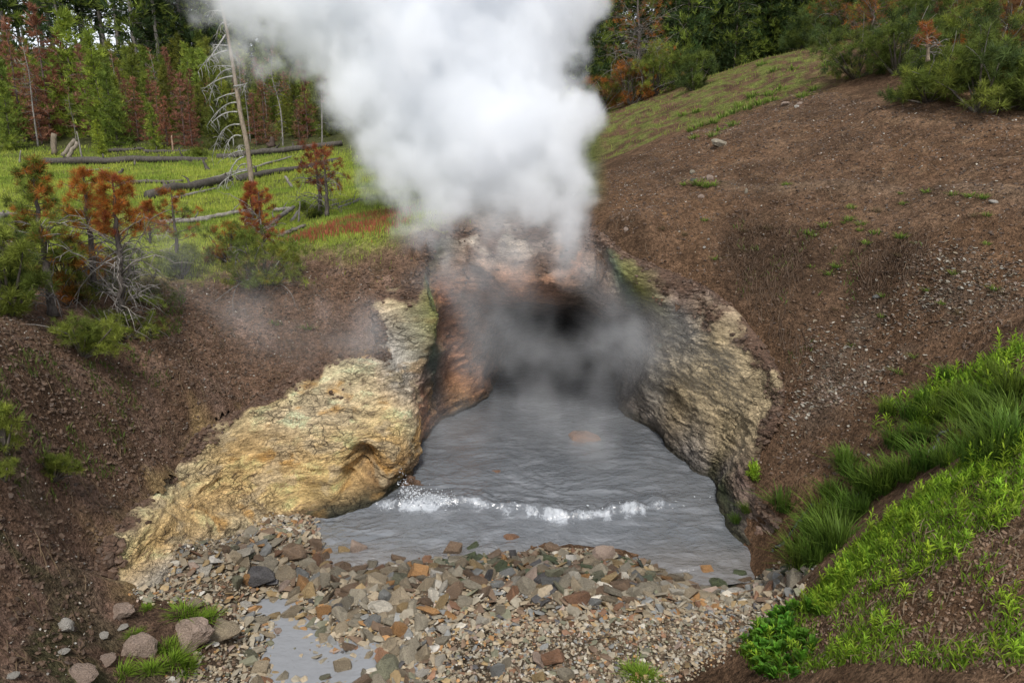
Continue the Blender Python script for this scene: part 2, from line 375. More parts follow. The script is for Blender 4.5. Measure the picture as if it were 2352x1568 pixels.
def GN(px, py):
    p = G(px, py)
    while px > 1300 and p[1] > 31 and py < 400: py += 3; p = G(px, py)
    return p
def zone(*pts): return np.array([G(*p) for p in pts])
# pit outline (rim of the rock) : ground is cut away inside it
PIT = np.concatenate([cr(RIM, 8), SHORE[-1:], SHORE[[7, 6, 5, 4, 3, 2, 1, 0]]])

# zones on the ground
Zmeadow = zone((-200,720),(0,600),(230,625),(420,640),(520,610),(640,585),(760,575),(860,560),(945,525),(1000,520),(1000,440),(760,330),(600,345),(300,335),(0,335),(-400,330),(-600,500))
Zyellow = zone((560,950),(450,990),(395,1090),(260,1190),(235,1260),(215,1330),(240,1370),(330,1360),(420,1290),(560,1215),(640,1190),(720,1190))
Zbeach = zone((330,1370),(420,1290),(560,1215),(640,1195),(730,1200),(760,1320),(1000,1290),(1250,1280),(1500,1310),(1780,1310),(1830,1330),(1800,1400),(1690,1490),(1600,1530),(1450,1568),(1300,1600),(900,1600),(420,1590),(500,1510),(560,1440),(500,1400))
Zrightgrass = zone((1375,345),(1380,370),(1480,330),(1600,290),(1750,240),(1880,205),(1900,140),(1880,85),(1740,110),(1620,140),(1560,210),(1420,215),(1330,270))
Zscree = zone((1860,830),(1950,740),(2100,640),(2250,600),(2352,640),(2300,700),(2150,760),(2050,830),(1930,940),(1830,1010))
Zdarkr = zone((1640,600),(1700,500),(1900,540),(2100,560),(2150,620),(2000,690),(1900,760),(1830,860),(1760,760))
wx = GX + 0.22*fbm(GX*1.7, GY*1.7, 3.1, 4); wy = GY + 0.22*fbm(GX*1.7, GY*1.7, 9.7, 4)
fine = fbm(GX*3.1, GY*3.1, 1.3, 5)
def mask(z, soft): return sstep(-soft, soft, sdist(z, wx, wy) + 0.25*soft*fine)
near = 1/(1+np.exp((GY-15)/3))
m_me, m_ye, m_be, m_rg, m_sc, m_dk = (mask(Zmeadow, .5), mask(Zyellow, .12), mask(Zbeach, .12), mask(Zrightgrass, .7), mask(Zscree, .4), mask(Zdarkr, .8))
far = sstep(34, 40, GY+0.5*np.abs(GX)*0.0)
gx0 = np.stack([GX, GY], -1)
# relief
rough = 0.7+0.3*m_dk-0.55*m_be-0.4*m_me*near
ZD = 0.10*fbm(GX*.55, GY*.55, 2.2, 3)*(1-m_be) + rough*(0.045*fbm(GX*2.6, GY*2.6, 5.5, 3)*(1-.7*m_be) + 0.05*np.abs(fbm(GX*6.5, GY*6.5, 6.6, 3))*near)
ZD += m_ye*0.06*fbm(GX*3, GY*3, Z0*12, 4)
ZD += m_be*0.02*fbm(GX*4, GY*4, 8.8, 3)
sd = sdist(PIT, GX, GY); ZD *= .25+.75*sstep(0, .7, -sd)
bl = np.array([G(*q) for q in ((1560,424),(1700,426),(1900,430),(2100,442),(2230,452),(2400,474))]); bd = np.abs(sdist(bl, GX, GY, False)); ZD += .08*np.exp(-(bd/.22)**2)
rl = fbm(GX*.9+.6*GY, GY*.25-.15*GX, 71, 3); ZD += .05*rl*sstep(2.5, 4, GX)*near*(1-m_be)
ZG = Z0 + ZD
# a level well-trodden bench across the right slope, erosion steps on the left
# colours (dry; unlit save for the stone bank's gaps)
def lay(c, m, rgb): return c*(1-m[..., None]) + np.array(rgb)*m[..., None]
n1 = 1.3*fbm(GX*.8, GY*.8, 20.2, 5); n2 = 1.2*fbm(GX*2.3, GY*2.3, 30.3, 5)
gc = np.zeros(GX.shape+(3,)) + np.array((.155, .093, .056))
gc = lay(gc, sstep(-.3, .9, n1)*(GX > 0), (.165, .096, .054))
gc = lay(gc, sstep(.1, .7, n2)*sstep(1.5, 4, GX)*sstep(3.0, 5, ZG), (.215, .135, .08))
gc = lay(gc, sstep(-2.2, -3.2, GX)*sstep(6.6, 5.0, GY)*sstep(-.6, .4, n2), (.23, .155, .125))
gc = lay(gc, sstep(.1, .5, rl)*sstep(2.5, 4, GX)*.5, (.25, .155, .095))
gc = lay(gc, np.exp(-(bd/.2)**2)*.5, (.21, .15, .10))
gc = lay(gc, sstep(-1.2, -2.2, GX)*.6, (.19, .12, .085))
gc = lay(gc, sstep(.1, .6, n2)*(GX < 0)*.7, (.24, .16, .12))
gc = lay(gc, sstep(.2, .7, -n1)*.6, (.085, .052, .031))
gc = lay(gc, m_dk*.8, (.06, .038, .024))
gc = lay(gc, m_sc*.5*sstep(-.3, .5, n2), (.17, .135, .105))
gc = lay(gc, sstep(0.15, .6, n2+.15)*sstep(-1.5, -3.0, GX)*sstep(11, 9, GY)*(1-m_ye)*.8*sstep(6.5, 5, GY+ .4*GX + 2), (.07, .075, .03))
gc = lay(gc, m_rg*sstep(-.25, .3, n2+.02+.3*n1), (.17, .19, .05))
gc = lay(gc, sstep(12.3, 14, GY)*sstep(.25, -.25, GX-.125*GY), (.12, .135, .04))
gc = lay(gc, m_me, (.25, .29, .055))
gc = lay(gc, m_me*sstep(.15, .6, n1)*.75, (.09, .10, .03))
gc = lay(gc, m_me*sstep(.2, .55, n2-.15)*.6, (.10, .075, .05))
gc = lay(gc, far, (.08, .085, .032))
gc = lay(gc, m_be, (.20, .15, .10))
gc = lay(gc, m_be*sstep(.25, .02, ZG)*.75, (.07, .055, .04))  # low beach ground darkened to paint shadow gaps between the bank stones
gc = lay(gc, sstep(1.6, 2.2, GX)*sstep(5.6, 5.0, GY-.1*GX)*.7*sstep(-.5, .4, n2), (.23, .145, .09))
gc = lay(gc, m_ye, (.34, .235, .115))
gc = lay(gc, m_ye*sstep(.0, .6, n2)*.7, (.42, .33, .2))

gc = lay(gc, m_ye*sstep(.1, .5, fbm(GX*4.5, GY*4.5, 44, 4))*.75, (.10, .07, .05))
# red sorrel patch soil
# pit cut
cut = (sd - 0.13*np.clip(fine+.35, 0, 2)) > 0.06
cut &= (GY < 14)
idx = np.arange(GX.size).reshape(GX.shape)
F = np.stack([idx[:-1, :-1], idx[1:, :-1], idx[1:, 1:], idx[:-1, 1:]], -1)
keep = ~(cut[:-1, :-1] & cut[1:, :-1] & cut[1:, 1:] & cut[:-1, 1:])
# the beach side of the pit keeps its floor
keep |= (0.25*(GY[:-1, :-1]+GY[1:, 1:]+GY[1:, :-1]+GY[:-1, 1:]) < 8.3) & (np.abs(GX[:-1, :-1]) < 2.6)
me = mesh_np('ground', np.stack([GX, GY, ZG], -1).reshape(-1, 3), F[keep].reshape(-1, 4), gc.reshape(-1, 3), M_ground, True)
ground = tag(link('ground', me), 'brown soil hillside, green meadow and gravel beach around the pool', None, None, 'structure')

# ------------------------------------------------------------------ the cave's rock, shale layers and blocks
P = SP
ds = np.gradient(P, axis=0); dt = np.gradient(P, axis=1)
Nn = unit(np.cross(dt, ds))
flip = np.sign((Nn*(np.array([0.6, 6.0, 2.5])-P)).sum(-1).mean()); Nn *= flip
x, y, z = P[..., 0], P[..., 1], P[..., 2]
warp = .07*fbm(x*.7, y*.7, z*.7, 2)+.035*fbm(x*3, y*3, z*3, 2)
k = (z+warp+0.12*x)/0.075
kf = np.floor(k); fr = k-kf
hsh = lambda a: np.modf(np.abs(np.sin(a*12.9898)*43758.5453))[0]
ledge = (hsh(kf)-.5)*(1-sstep(.86, 1.0, fr)) + (hsh(kf+1)-.5)*sstep(.86, 1.0, fr)
blk = perlin(x*2.2+kf*3.7, y*2.2, kf*1.3)
cave = sstep(11.9, 13, y)
amp = (.022+.012*sstep(1.2, -.6, x))*(.6+.8*sstep(-.3, .5, fbm(x*1.1, y*1.1, z*1.1, 3)))
disp = amp*ledge*(0.5+1.2*np.clip(blk+.3, 0, 1)) +   .10*fbm(x*1.1, y*1.1, z*1.3, 3) + .035*np.abs(fbm(x*3, y*3, z*6, 3)) + .022*np.abs(fbm(x*9, y*9, z*16, 3))
edge_t = np.linspace(0, 1, NT)[None]/cr(np.array(TR)[:, None], NSUB)
k2 = (z+.5*warp-.1*x)/.027+3*blk; kf2 = np.floor(k2); fr2 = k2-kf2
disp += .022*(hsh(kf2)-.5)*sstep(-.5, .3, fbm(x*2+5, y*2, z*2, 3)+.1)
disp *= sstep(1.06, .9, edge_t)*sstep(0, .03, np.linspace(0, 1, P.shape[0]))[:, None]
P2 = P + Nn*disp[..., None]
# hollow under the overhanging nose of the yellow rock
for (hx, hy, hY, rad, dep) in ((838,1078,9.0,.30,1.0),(800,1110,8.8,.16,.35),(760,1010,9.0,.2,.12),(890,960,9.7,.25,.12),(980,905,11.3,.25,.25),(1120,960,13,.5,.3)):
    c = W(hx, hy, hY); q = (P2-c)/np.array([rad*.8, rad*1.6, rad*1.1]); w = np.exp(-(q**2).sum(-1)*1.4)
    P2 = P2 + np.array([-.1, 1, 0.1])*(w*dep)[..., None]
c2 = SC*(1+.22*blk[..., None]+.30*fbm(x*2.4, y*2.4, z*4, 4)[..., None])
def layc(c, m, rgb): return c*(1-m[..., None]) + np.array(rgb)*m[..., None]
yl = sstep(1.2, -.6, x)*sstep(11.2, 10.4, y)
c2 = layc(c2, yl*.8*sstep(.25, .65, fbm(x*1.7, y*1.7, z*4, 4)), (.50, .28, .085))
c2 = layc(c2, yl*sstep(.15, .5, fbm(x*2.6+7, y*2.6, z*5, 4))*.7, (.50, .40, .25))
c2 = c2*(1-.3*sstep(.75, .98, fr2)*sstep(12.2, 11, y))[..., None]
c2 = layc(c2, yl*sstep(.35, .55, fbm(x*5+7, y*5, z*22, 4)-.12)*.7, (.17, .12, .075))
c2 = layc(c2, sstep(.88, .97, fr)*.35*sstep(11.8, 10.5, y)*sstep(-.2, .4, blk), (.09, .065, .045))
soilm = sstep(.86, .97, edge_t+.17*fbm(x*2.2, y*2.2, z*2.2, 6)-.10*(x > 1.6)*(y < 10.8)*0); c2 = layc(c2, soilm, (.13, .08, .055))
c2 = layc(c2, sstep(.22, .02, z)*.8*sstep(-3.1, -2.4, x), (.05, .045, .03))
c2 = np.clip(c2, .015, .6)
ns = P.shape[0]; idx = np.arange(ns*NT).reshape(ns, NT)
F = np.stack([idx[:-1, :-1], idx[:-1, 1:], idx[1:, 1:], idx[1:, :-1]], -1).reshape(-1, 4)
if flip > 0: F = F[:, ::-1]
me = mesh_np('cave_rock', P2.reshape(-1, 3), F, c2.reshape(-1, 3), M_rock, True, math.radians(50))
rockP, rockS = P2.reshape(-1, 3), soilm.ravel()*(np.broadcast_to(edge_t, P2.shape[:2]).ravel() < 1.02)
tag(link('cave_rock', me), 'layered yellow, rust and olive shale walls around the steaming cave mouth', None, None, 'structure')

# ------------------------------------------------------------------ water
def watermat(name, deep, rough, bumps):
    m, nt, b = newmat(name)
    at = node(nt, 'ShaderNodeAttribute', attribute_name='Col'); nt.links.new(at.outputs['Color'], b.inputs['Base Color'])
    b.inputs['Roughness'].default_value = rough; b.inputs['IOR'].default_value = 1.33; b.inputs['Specular IOR Level'].default_value = 0.6
    tc = nt.nodes.new('ShaderNodeTexCoord'); mp = nt.nodes.new('ShaderNodeMapping'); mp.inputs['Scale'].default_value = (1, 1.6, 1)
    nt.links.new(tc.outputs['Object'], mp.inputs[0]); h = None
    for sc, a in bumps:
        nz = node(nt, 'ShaderNodeTexNoise', Scale=sc, Detail=3.0, Distortion=0.6); nt.links.new(mp.outputs[0], nz.inputs['Vector'])
        v = mathn(nt, 'MULTIPLY', nz.outputs['Fac'], a); h = v if h is None else mathn(nt, 'ADD', h, v)
    bp = node(nt, 'ShaderNodeBump', Strength=1.0, Distance=1.0); nt.links.new(h, bp.inputs['Height']); nt.links.new(bp.outputs[0], b.inputs['Normal'])
    return m
M_pool = watermat('milky water', None, 0.07, [(8.0, 0.022), (22.0, 0.008)])
nt = M_pool.node_tree; b = nt.nodes['Principled BSDF']
fa_ = node(nt, 'ShaderNodeAttribute', attribute_name='foam'); tc = nt.nodes.new('ShaderNodeTexCoord'); mp = nt.nodes.new('ShaderNodeMapping'); mp.inputs['Scale'].default_value = (1.3, .75, 1); nt.links.new(tc.outputs['Object'], mp.inputs[0])
nz = node(nt, 'ShaderNodeTexNoise', Scale=16.0, Detail=8.0, Roughness=.72, Distortion=1.2); nt.links.new(mp.outputs[0], nz.inputs['Vector'])
fv = mathn(nt, 'ADD', nz.outputs['Fac'], mathn(nt, 'MULTIPLY', fa_.outputs['Fac'], .54)); fr_ = ramp(nt, fv, [(.72, 0.0), (1.0, .75)])
mxc = nt.nodes.new('ShaderNodeMix'); mxc.data_type = 'RGBA'; nt.links.new(fr_, mxc.inputs[0]); nt.links.new(b.inputs['Base Color'].links[0].from_socket, mxc.inputs[6]); mxc.inputs[7].default_value = (.52, .55, .59, 1); nt.links.new(mxc.outputs[2], b.inputs['Base Color'])
nt.links.new(mathn(nt, 'ADD', mathn(nt, 'MULTIPLY', fr_, .7), .08), b.inputs['Roughness']); b.inputs['Specular IOR Level'].default_value = 1.0; nt.links.new(mathn(nt, 'SUBTRACT', 1.0, fr_), b.inputs['Coat Weight']); b.inputs['Coat Roughness'].default_value = .03; b.inputs['Coat IOR'].default_value = 1.5; nt.links.new([n for n in nt.nodes if n.type == 'BUMP'][0].outputs[0], b.inputs['Coat Normal'])
M_stream = watermat('stream water', None, 0.05, [(6.0, 0.012), (18.0, 0.004)])
wxs = np.arange(-3.6, 3.8, 0.022); wys = np.concatenate([np.arange(6.78, 9.6, 0.016), np.arange(9.6, 11, .03), np.arange(11, 20, 0.06)])
wX, wY = np.meshgrid(wxs, wys, indexing='ij')
wavepts = np.array([WZ(a, b, 0.08) for a, b in ((880,1145),(930,1152),(1050,1140),(1160,1152),(1260,1172),(1340,1172),(1430,1160),(1520,1148),(1610,1140),(1680,1140))])
yc = np.interp(wX, wavepts[:, 0], wavepts[:, 1]) + .05*fbm(wX*3, 0, 5, 3)
dy = wY-yc
inw = sstep(-2.1, -1.6, wX)*sstep(2.9, 1.6, wX)
cw = fbm(wX*.7, wY*.7, 4, 2); H = .024*perlin(wX*1.9+.8*cw, wY*3.2+cw, 1) + .016*perlin(wX*4.0+2*cw, wY*6.5+2*cw, 2) - .011*np.abs(perlin(wX*6+2*cw, wY*10+2*cw, 3))*(1+cw) + .004*perlin(wX*17, wY*24, 3)
crest = inw*(np.exp(-np.clip(dy, 0, 9)**2/.08)*(dy > 0) + np.exp(-dy**2/.004)*(dy <= 0))
H += 0.10*crest*(.75+.7*fbm(wX*3, wY*2, 7, 3))
foamf = inw*np.exp(-((dy-.02)/.09)**2)*sstep(-.25, .5, fbm(wX*9, wY*9, 3, 4)+.15) + .55*inw*np.exp(-((dy+.12)/.16)**2)*sstep(.1, .6, fbm(wX*8, wY*10, 13, 4))
H += foamf*.03*np.abs(perlin(wX*22, wY*22, 4))
H *= sstep(13, 10.5, wY)*.9+.1
wc = np.zeros(wX.shape+(3,))+np.array((.135, .145, .158))
wc = layc(wc, .8*sstep(.1, .6, fbm(wX*2.2+cw, wY*5, 8, 4)), (.20, .212, .23))  # pale silt streaks, lightened to stand in for sky sheen on ripples
wc = layc(wc, sstep(7.9, 7.1, wY)*.4, (.20, .17, .14))
foamsoft = np.clip(inw*(np.exp(-((dy+.03)/.10)**2)*(.46+.8*fbm(wX*3.4, wY*1.5, 3, 3)) + .62*np.exp(-((dy+.17)/.13)**2)*sstep(-.2, .5, fbm(wX*5, wY*2, 13, 3)) + .42*np.exp(-((dy-.25)/.25)**2)*sstep(.0, .6, fbm(wX*2, wY*2, 15, 3))) + .9*np.exp(-(((wX-wavepts[1, 0]-.2)/.35)**2+((dy-.03)/.2)**2)), 0, 1)
idx = np.arange(wX.size).reshape(wX.shape)
F = np.stack([idx[:-1, :-1], idx[1:, :-1], idx[1:, 1:], idx[:-1, 1:]], -1).reshape(-1, 4)
pme = mesh_np('pool_water', np.stack([wX, wY, H], -1).reshape(-1, 3), F, wc.reshape(-1, 3), M_pool, True)
fa = pme.attributes.new('foam', 'FLOAT', 'POINT'); fa.data.foreach_set('value', foamsoft.astype(np.float32).ravel())
pool = tag(link('pool_water', pme),
           'grey milky hot spring water with a low breaking wave', None, None, 'structure')
# splash droplets on the wave
ico0 = None
def ico(sub):
    import bmesh
    bm = bmesh.new(); bmesh.ops.create_icosphere(bm, subdivisions=sub, radius=1.0)
    V = np.array([v.co[:] for v in bm.verts]); F = np.array([[v.index for v in f.verts] for f in bm.faces]); bm.free(); return V, F
IV1, IF1 = ico(1); IV2, IF2 = ico(2); IV3, IF3 = ico(3)
def scatter_blobs(P, scl, colr, Vb, Fb, rot=True, jit=0.25, r=None):
    r = r or rng; n = len(P); V = np.broadcast_to(Vb, (n,)+Vb.shape)*(1+jit*r.normal(size=(n, len(Vb), 1)).clip(-1.6, 1.6))
    V = V*np.asarray(scl)[:, None, :]
    if rot:
        q = r.normal(size=(n, 3))*np.array([.35, .35, 3]); cz, sz = np.cos(q[:, 2]), np.sin(q[:, 2]); cx, sx = np.cos(q[:, 0]), np.sin(q[:, 0]); cy, sy = np.cos(q[:, 1]), np.sin(q[:, 1])
        def app(V, a, b, c, s): V = V.copy(); va, vb = V[..., a].copy(), V[..., b].copy(); V[..., a] = va*c[:, None]-vb*s[:, None]; V[..., b] = va*s[:, None]+vb*c[:, None]; return V
        V = app(app(app(V, 0, 1, cz, sz), 1, 2, cx, sx), 0, 2, cy, sy)
    V = V + np.asarray(P)[:, None]
    F = Fb[None] + (np.arange(n)*len(Vb))[:, None, None]
    C = np.repeat(np.asarray(colr), len(Vb), axis=0)
    return V.reshape(-1, 3), F.reshape(-1, 3), C
sp = WZ(945, 1150, .05); n = 1000
t = rng.random(n); P = np.stack([sp[0]-.12+.75*t**1.6+rng.normal(size=n)*.03, sp[1]+rng.normal(size=n)*.10, .05+np.abs(rng.normal(size=n))*.20*(1-t)**2+.04*rng.random(n)], 1)
n2_ = 30; t = rng.random(n2_); k = np.interp(t, np.linspace(0, 1, len(wavepts)), wavepts[:, 0]); P2_ = np.stack([k, np.interp(k, wavepts[:, 0], wavepts[:, 1])+rng.normal(size=n2_)*.055-.01+.05*perlin(k*5, 0, 3), .07+np.abs(rng.normal(size=n2_))*.022], 1)
Pf = np.concatenate([P, P2_]); sf = (.002+.009*rng.random((len(Pf), 1))**3)*np.array([[1.5, 1, .7]])
M_foam, nt, b = newmat('foam'); b.inputs['Base Color'].default_value = (.62, .65, .68, 1); b.inputs['Roughness'].default_value = .9
V, F, C = scatter_blobs(Pf, sf, np.ones((len(Pf), 3)), IV1, IF1, jit=.45)
tag(link('splash_foam', mesh_np('splash_foam', V, F, C, M_foam, True), pool), None, None, None, 'stuff')
# stream
sx = np.arange(-3.2, 1.2, 0.03); sy = np.arange(3.6, 7.0, 0.03); sX, sY = np.meshgrid(sx, sy, indexing='ij')
sH = -0.016+.004*fbm(sX*4, sY*4, 1, 3)
idx = np.arange(sX.size).reshape(sX.shape); F = np.stack([idx[:-1, :-1], idx[1:, :-1], idx[1:, 1:], idx[:-1, 1:]], -1)
under = (gz(sX, sY) < sH+.03); kp = under[:-1, :-1] | under[1:, 1:] | under[1:, :-1] | under[:-1, 1:]
tag(link('stream', mesh_np('stream', np.stack([sX, sY, sH], -1).reshape(-1, 3), F[kp], np.full((sX.size, 3), .25)*np.array([.97, 1, 1.05]), M_stream, True)),  # pale bluish base colour stands in for reflected sky
    'shallow grey stream trickling between cobbles at the lower left of the beach', None, None, 'structure')

# ------------------------------------------------------------------ stones
def rock_mesh(name, Vb, Fb, cuts, seed, rough_=.03, lo=.55, smooth=True, shade=.12):
    r = np.random.default_rng(seed); V = Vb.copy()
    n = unit(r.normal(size=(cuts, 3))); d = lo+(1-lo)*r.random(cuts)
    s = np.ones(len(V))
    for a, b in zip(n, d):
        q = V@a; s = np.minimum(s, np.where(q > 1e-3, b/np.maximum(q, 1e-3), 9))
    V = V*np.minimum(s, 1)[:, None]
    V *= (1+rough_*fbm(V[:, 0]*3+seed, V[:, 1]*3, V[:, 2]*3, 3))[:, None]
    V = (V-(V.max(0)+V.min(0))/2)/((V.max(0)-V.min(0))/2)
    c = np.clip(1+shade*fbm(V[:, 0]*1.5+seed, V[:, 1]*1.5, V[:, 2]*4, 3), .5, 1.5)[:, None]*np.ones(3)
    return mesh_np(name, V, Fb, c, M_stone, smooth, math.radians(28))
def hull_mesh(seed, npts=13, bev=.05, boxy=.7):
    import bmesh
    r = np.random.default_rng(seed); q = r.normal(size=(npts, 3)); q = q/np.max(np.abs(q), axis=1)[:, None]*boxy + unit(q)*(1-boxy); q *= .8+.25*r.random((npts, 1))
    bm = bmesh.new()
    for v in q: bm.verts.new(v)
    g = bmesh.ops.convex_hull(bm, input=bm.verts[:]); bmesh.ops.delete(bm, geom=[v for v in bm.verts if not v.link_faces], context='VERTS')
    bmesh.ops.dissolve_limit(bm, angle_limit=.22, verts=bm.verts[:], edges=bm.edges[:])
    if bev: bmesh.ops.bevel(bm, geom=bm.edges[:]+bm.verts[:], offset=bev, segments=1, affect='EDGES', profile=.5)
    bmesh.ops.triangulate(bm, faces=bm.faces[:])
    bm.verts.index_update(); V = np.array([v.co[:] for v in bm.verts]); F = np.array([[v.index for v in f.verts] for f in bm.faces]); bm.free()
    V = (V-(V.max(0)+V.min(0))/2)/((V.max(0)-V.min(0))/2); return V, F
def hull_rock(seed, **k):
    V, F = hull_mesh(seed, **k); c = np.clip(1+.15*np.random.default_rng(seed).normal(size=(len(V), 1)), .6, 1.4)*np.ones(3)
    return mesh_np('stone', V, F, c, M_stone, True, math.radians(24))
ROCKS = [hull_rock(700+i, npts=11+i % 5, bev=.045) for i in range(13)]+[hull_rock(750+i, npts=34, bev=.05, boxy=.3) for i in range(7)]
LUMPS = [rock_mesh('rock', IV3, IF3, 9, 130+i, .16, .5) for i in range(5)]
def gnormal(x, y, e=.12):
    return unit(np.array([gz(x-e, y)-gz(x+e, y), gz(x, y-e)-gz(x, y+e), 2*e]))
PC = dict(greytan=(.27, .235, .175), tan=(.31, .25, .17), grey=(.20, .20, .19), brown=(.17, .115, .075), orange=(.33, .18, .075), rust=(.22, .12, .07), olive=(.17, .165, .11),
          pale=(.44, .40, .33), dark=(.085, .08, .08), green=(.08, .095, .05), pink=(.32, .24, .19), white=(.46, .43, .38), ochre=(.31, .22, .11))
CW = dict(greytan='grey-tan', tan='tan', grey='grey', brown='brown', orange='orange-stained', rust='rust brown', olive='olive', pale='pale buff', dark='dark grey', green='mossy green', pink='pinkish', white='whitish', ochre='ochre')
placed = []
def stone_at(px, py, wpx, hpx, colr, label, group=None, name='stone', cat='stone', tilt=.25, sink=.25, mesh=None, depth=None, zmin=None, rz=None):
    p = G(px, py); 
    if zmin is not None and (p[2] < zmin or py < 1245): p = WZ(px, py, zmin)
    dist = np.linalg.norm(p-CAM)
    a = wpx*KX/FPX*dist/2; h = hpx*KX/FPX*dist/2
    b = depth*a if depth else a*.75
    o = link(name, mesh or random.choice(ROCKS)); o.scale = (a, b, h)
    o.rotation_euler = (random.uniform(-tilt, tilt), random.uniform(-tilt, tilt), rz if rz is not None else random.uniform(-.5, .5))
    wet_ = zmin is not None and p[2] < .01
    if wet_: o.rotation_euler[0] *= .3; o.rotation_euler[1] *= .25; o.scale[2] = h*1.7
    o.location = (p[0], p[1], p[2]-.01 if wet_ else p[2]+h*(1-2*sink)); c = PC[colr] if isinstance(colr, str) else colr; o.color = (*c, 1)
    placed.append((p[0], p[1], (a+b)/2*.85)); return tag(o, label, cat, group)
HERO = [
 (601,1333,60,40,'dark','large dark grey boulder at the edge of the shallow stream'),(676,1281,62,38,'brown','wide brown striped block beside the left arm of the pool'),
 (704,1303,44,34,'greytan','grey-tan block below the wide brown block by the pool'),(545,1294,26,34,'tan','upright tan block at the gravel fan above the dark boulder'),
 (544,1348,30,36,'olive','greenish tilted slab left of the dark boulder'),(570,1340,22,32,'orange','narrow orange slab leaning on the dark boulder'),
 (746,1417,36,34,'orange','orange block stack beside the right bank of the stream'),(597,1431,42,22,'greytan','long grey-tan stone with an ochre top beside the stream'),
 (596,1541,44,28,'tan','rounded buff stone with pale top low beside the stream'),(752,1273,30,18,'orange','orange stone lying in the pool shallows'),
 (788,1536,40,36,'tan','tilted tan slab at the stream bottom edge'),(722,1257,34,34,'brown','brown angular stone at the left pool corner'),
 (823,1262,42,36,'pink','pink-brown pair of faces stone standing in the pool shallows'),(790,1269,28,24,'ochre','round ochre stone in the pool shallows left of the pink-brown one'),
 (913,1285,34,18,'brown','brown stone breaking the water off the stone bank'),(1041,1264,48,26,'brown','brown layered rock standing in the water at the bank tip'),
 (1094,1263,42,22,'green','dark mossy rock at the top of the stone bank'),(1081,1284,36,24,'green','mossy green cobble below the dark mossy rock'),
 (1177,1238,42,18,'rust','lone rust rock out in the pool beyond the bank'),(962,1322,50,30,'orange','bright orange and brown split rock on the stone bank'),
 (1004,1327,34,28,'white','angular white-faced block beside the orange split rock'),(885,1381,30,36,'grey','smooth grey egg-shaped stone standing up on the bank'),
 (925,1405,30,34,'ochre','tall ochre stone right of the egg-shaped grey stone'),(1101,1340,48,18,'brown','flat brown slab in the middle of the stone bank'),
 (1143,1351,34,24,'grey','angular grey slab in the middle of the stone bank'),(1274,1327,44,34,'olive','large olive-grey block on the bank crest'),
 (1320,1337,32,34,'pale','pale pointed wedge stone right of the olive block'),(1373,1317,46,28,'greytan','broad rounded grey-tan boulder on the bank crest'),
 (1402,1338,48,26,'ochre','tan boulder with an orange scar on the right bank'),(1464,1321,46,28,'tan','broad tan boulder at the waterline on the right bank'),
 (1493,1328,28,24,'olive','round olive boulder beside the broad tan boulder'),(1259,1289,44,22,'green','long mossy boulder at the waterline'),
 (1386,1276,56,24,'pink','wide pale orange slab awash in the pool shallows'),(1271,1264,44,22,'brown','brown slab awash at the waterline'),
 (918,1452,38,34,'orange','lumpy bright orange rock in the stone field by the stream'),(1108,1434,32,22,'pale','pale orange fan-shaped stone left of the puddle'),
 (1149,1413,26,36,'greytan','tall grey-tan stone standing at the puddle'),(1019,1452,34,22,'pale','pale blocky stone in the middle of the stone field'),
 (1017,1475,36,18,'greytan','flat grey-tan stone below the pale blocky one'),(972,1515,34,42,'tan','big oval pinkish tan stone near the bottom edge'),
 (1014,1525,30,26,'pale','pale rounded oblong stone near the bottom edge'),(1268,1518,54,36,'rust','long rust-orange slab tilted up out of the gravel'),
 (1236,1526,38,26,'pink','pinkish rounded stone left of the tilted rust slab'),(1143,1546,38,28,'grey','dark grey rounded cobble at the bottom edge'),
 (1164,1530,26,24,'greytan','grey-tan cobble right of the dark grey bottom cobble'),(1237,1560,32,26,'ochre','ochre cobble cut by the bottom of the view'),
 (1299,1558,40,26,'greytan','oval grey-tan cobble at the bottom edge of the gravel'),(969,1550,34,24,'white','whitish angular stone at the bottom edge'),
 (1553,1369,36,26,'pale','mottled pale green stone at the right end of the bank'),(1459,1367,46,18,'greytan','long flat wet stone on the right bank'),
 (1316,1437,18,10,'rust','small dark red stone alone on the fine gravel'),
 (1343,1006,78,20,'rust','orange-brown slab lying in the water inside the cave mouth'),(1140,1084,30,9,'rust','small orange slab lying in the water between wave and cave'),
 (1272,1171,18,10,'brown','small brown stone showing through the foam of the wave'),
 (1690,1366,40,22,'white','large pale stone with rust corner at the right end of the bank'),(1735,1352,30,20,'greytan','angular grey stone near the sedge at the bank end'),
 (1650,1340,40,16,'green','flat dark green wet slab at the right end of the bank'),(1700,1318,34,14,'green','green algae-coated slab at the right pool edge'),(1620,1310,36,14,'orange','flat orange slab at the right pool edge'),
]
for px, py, w, h, c, lab in HERO:
    stone_at(px, py, w*.95, h*.85, c, lab, 'stones on the beach', zmin=-.02, cat='stone')
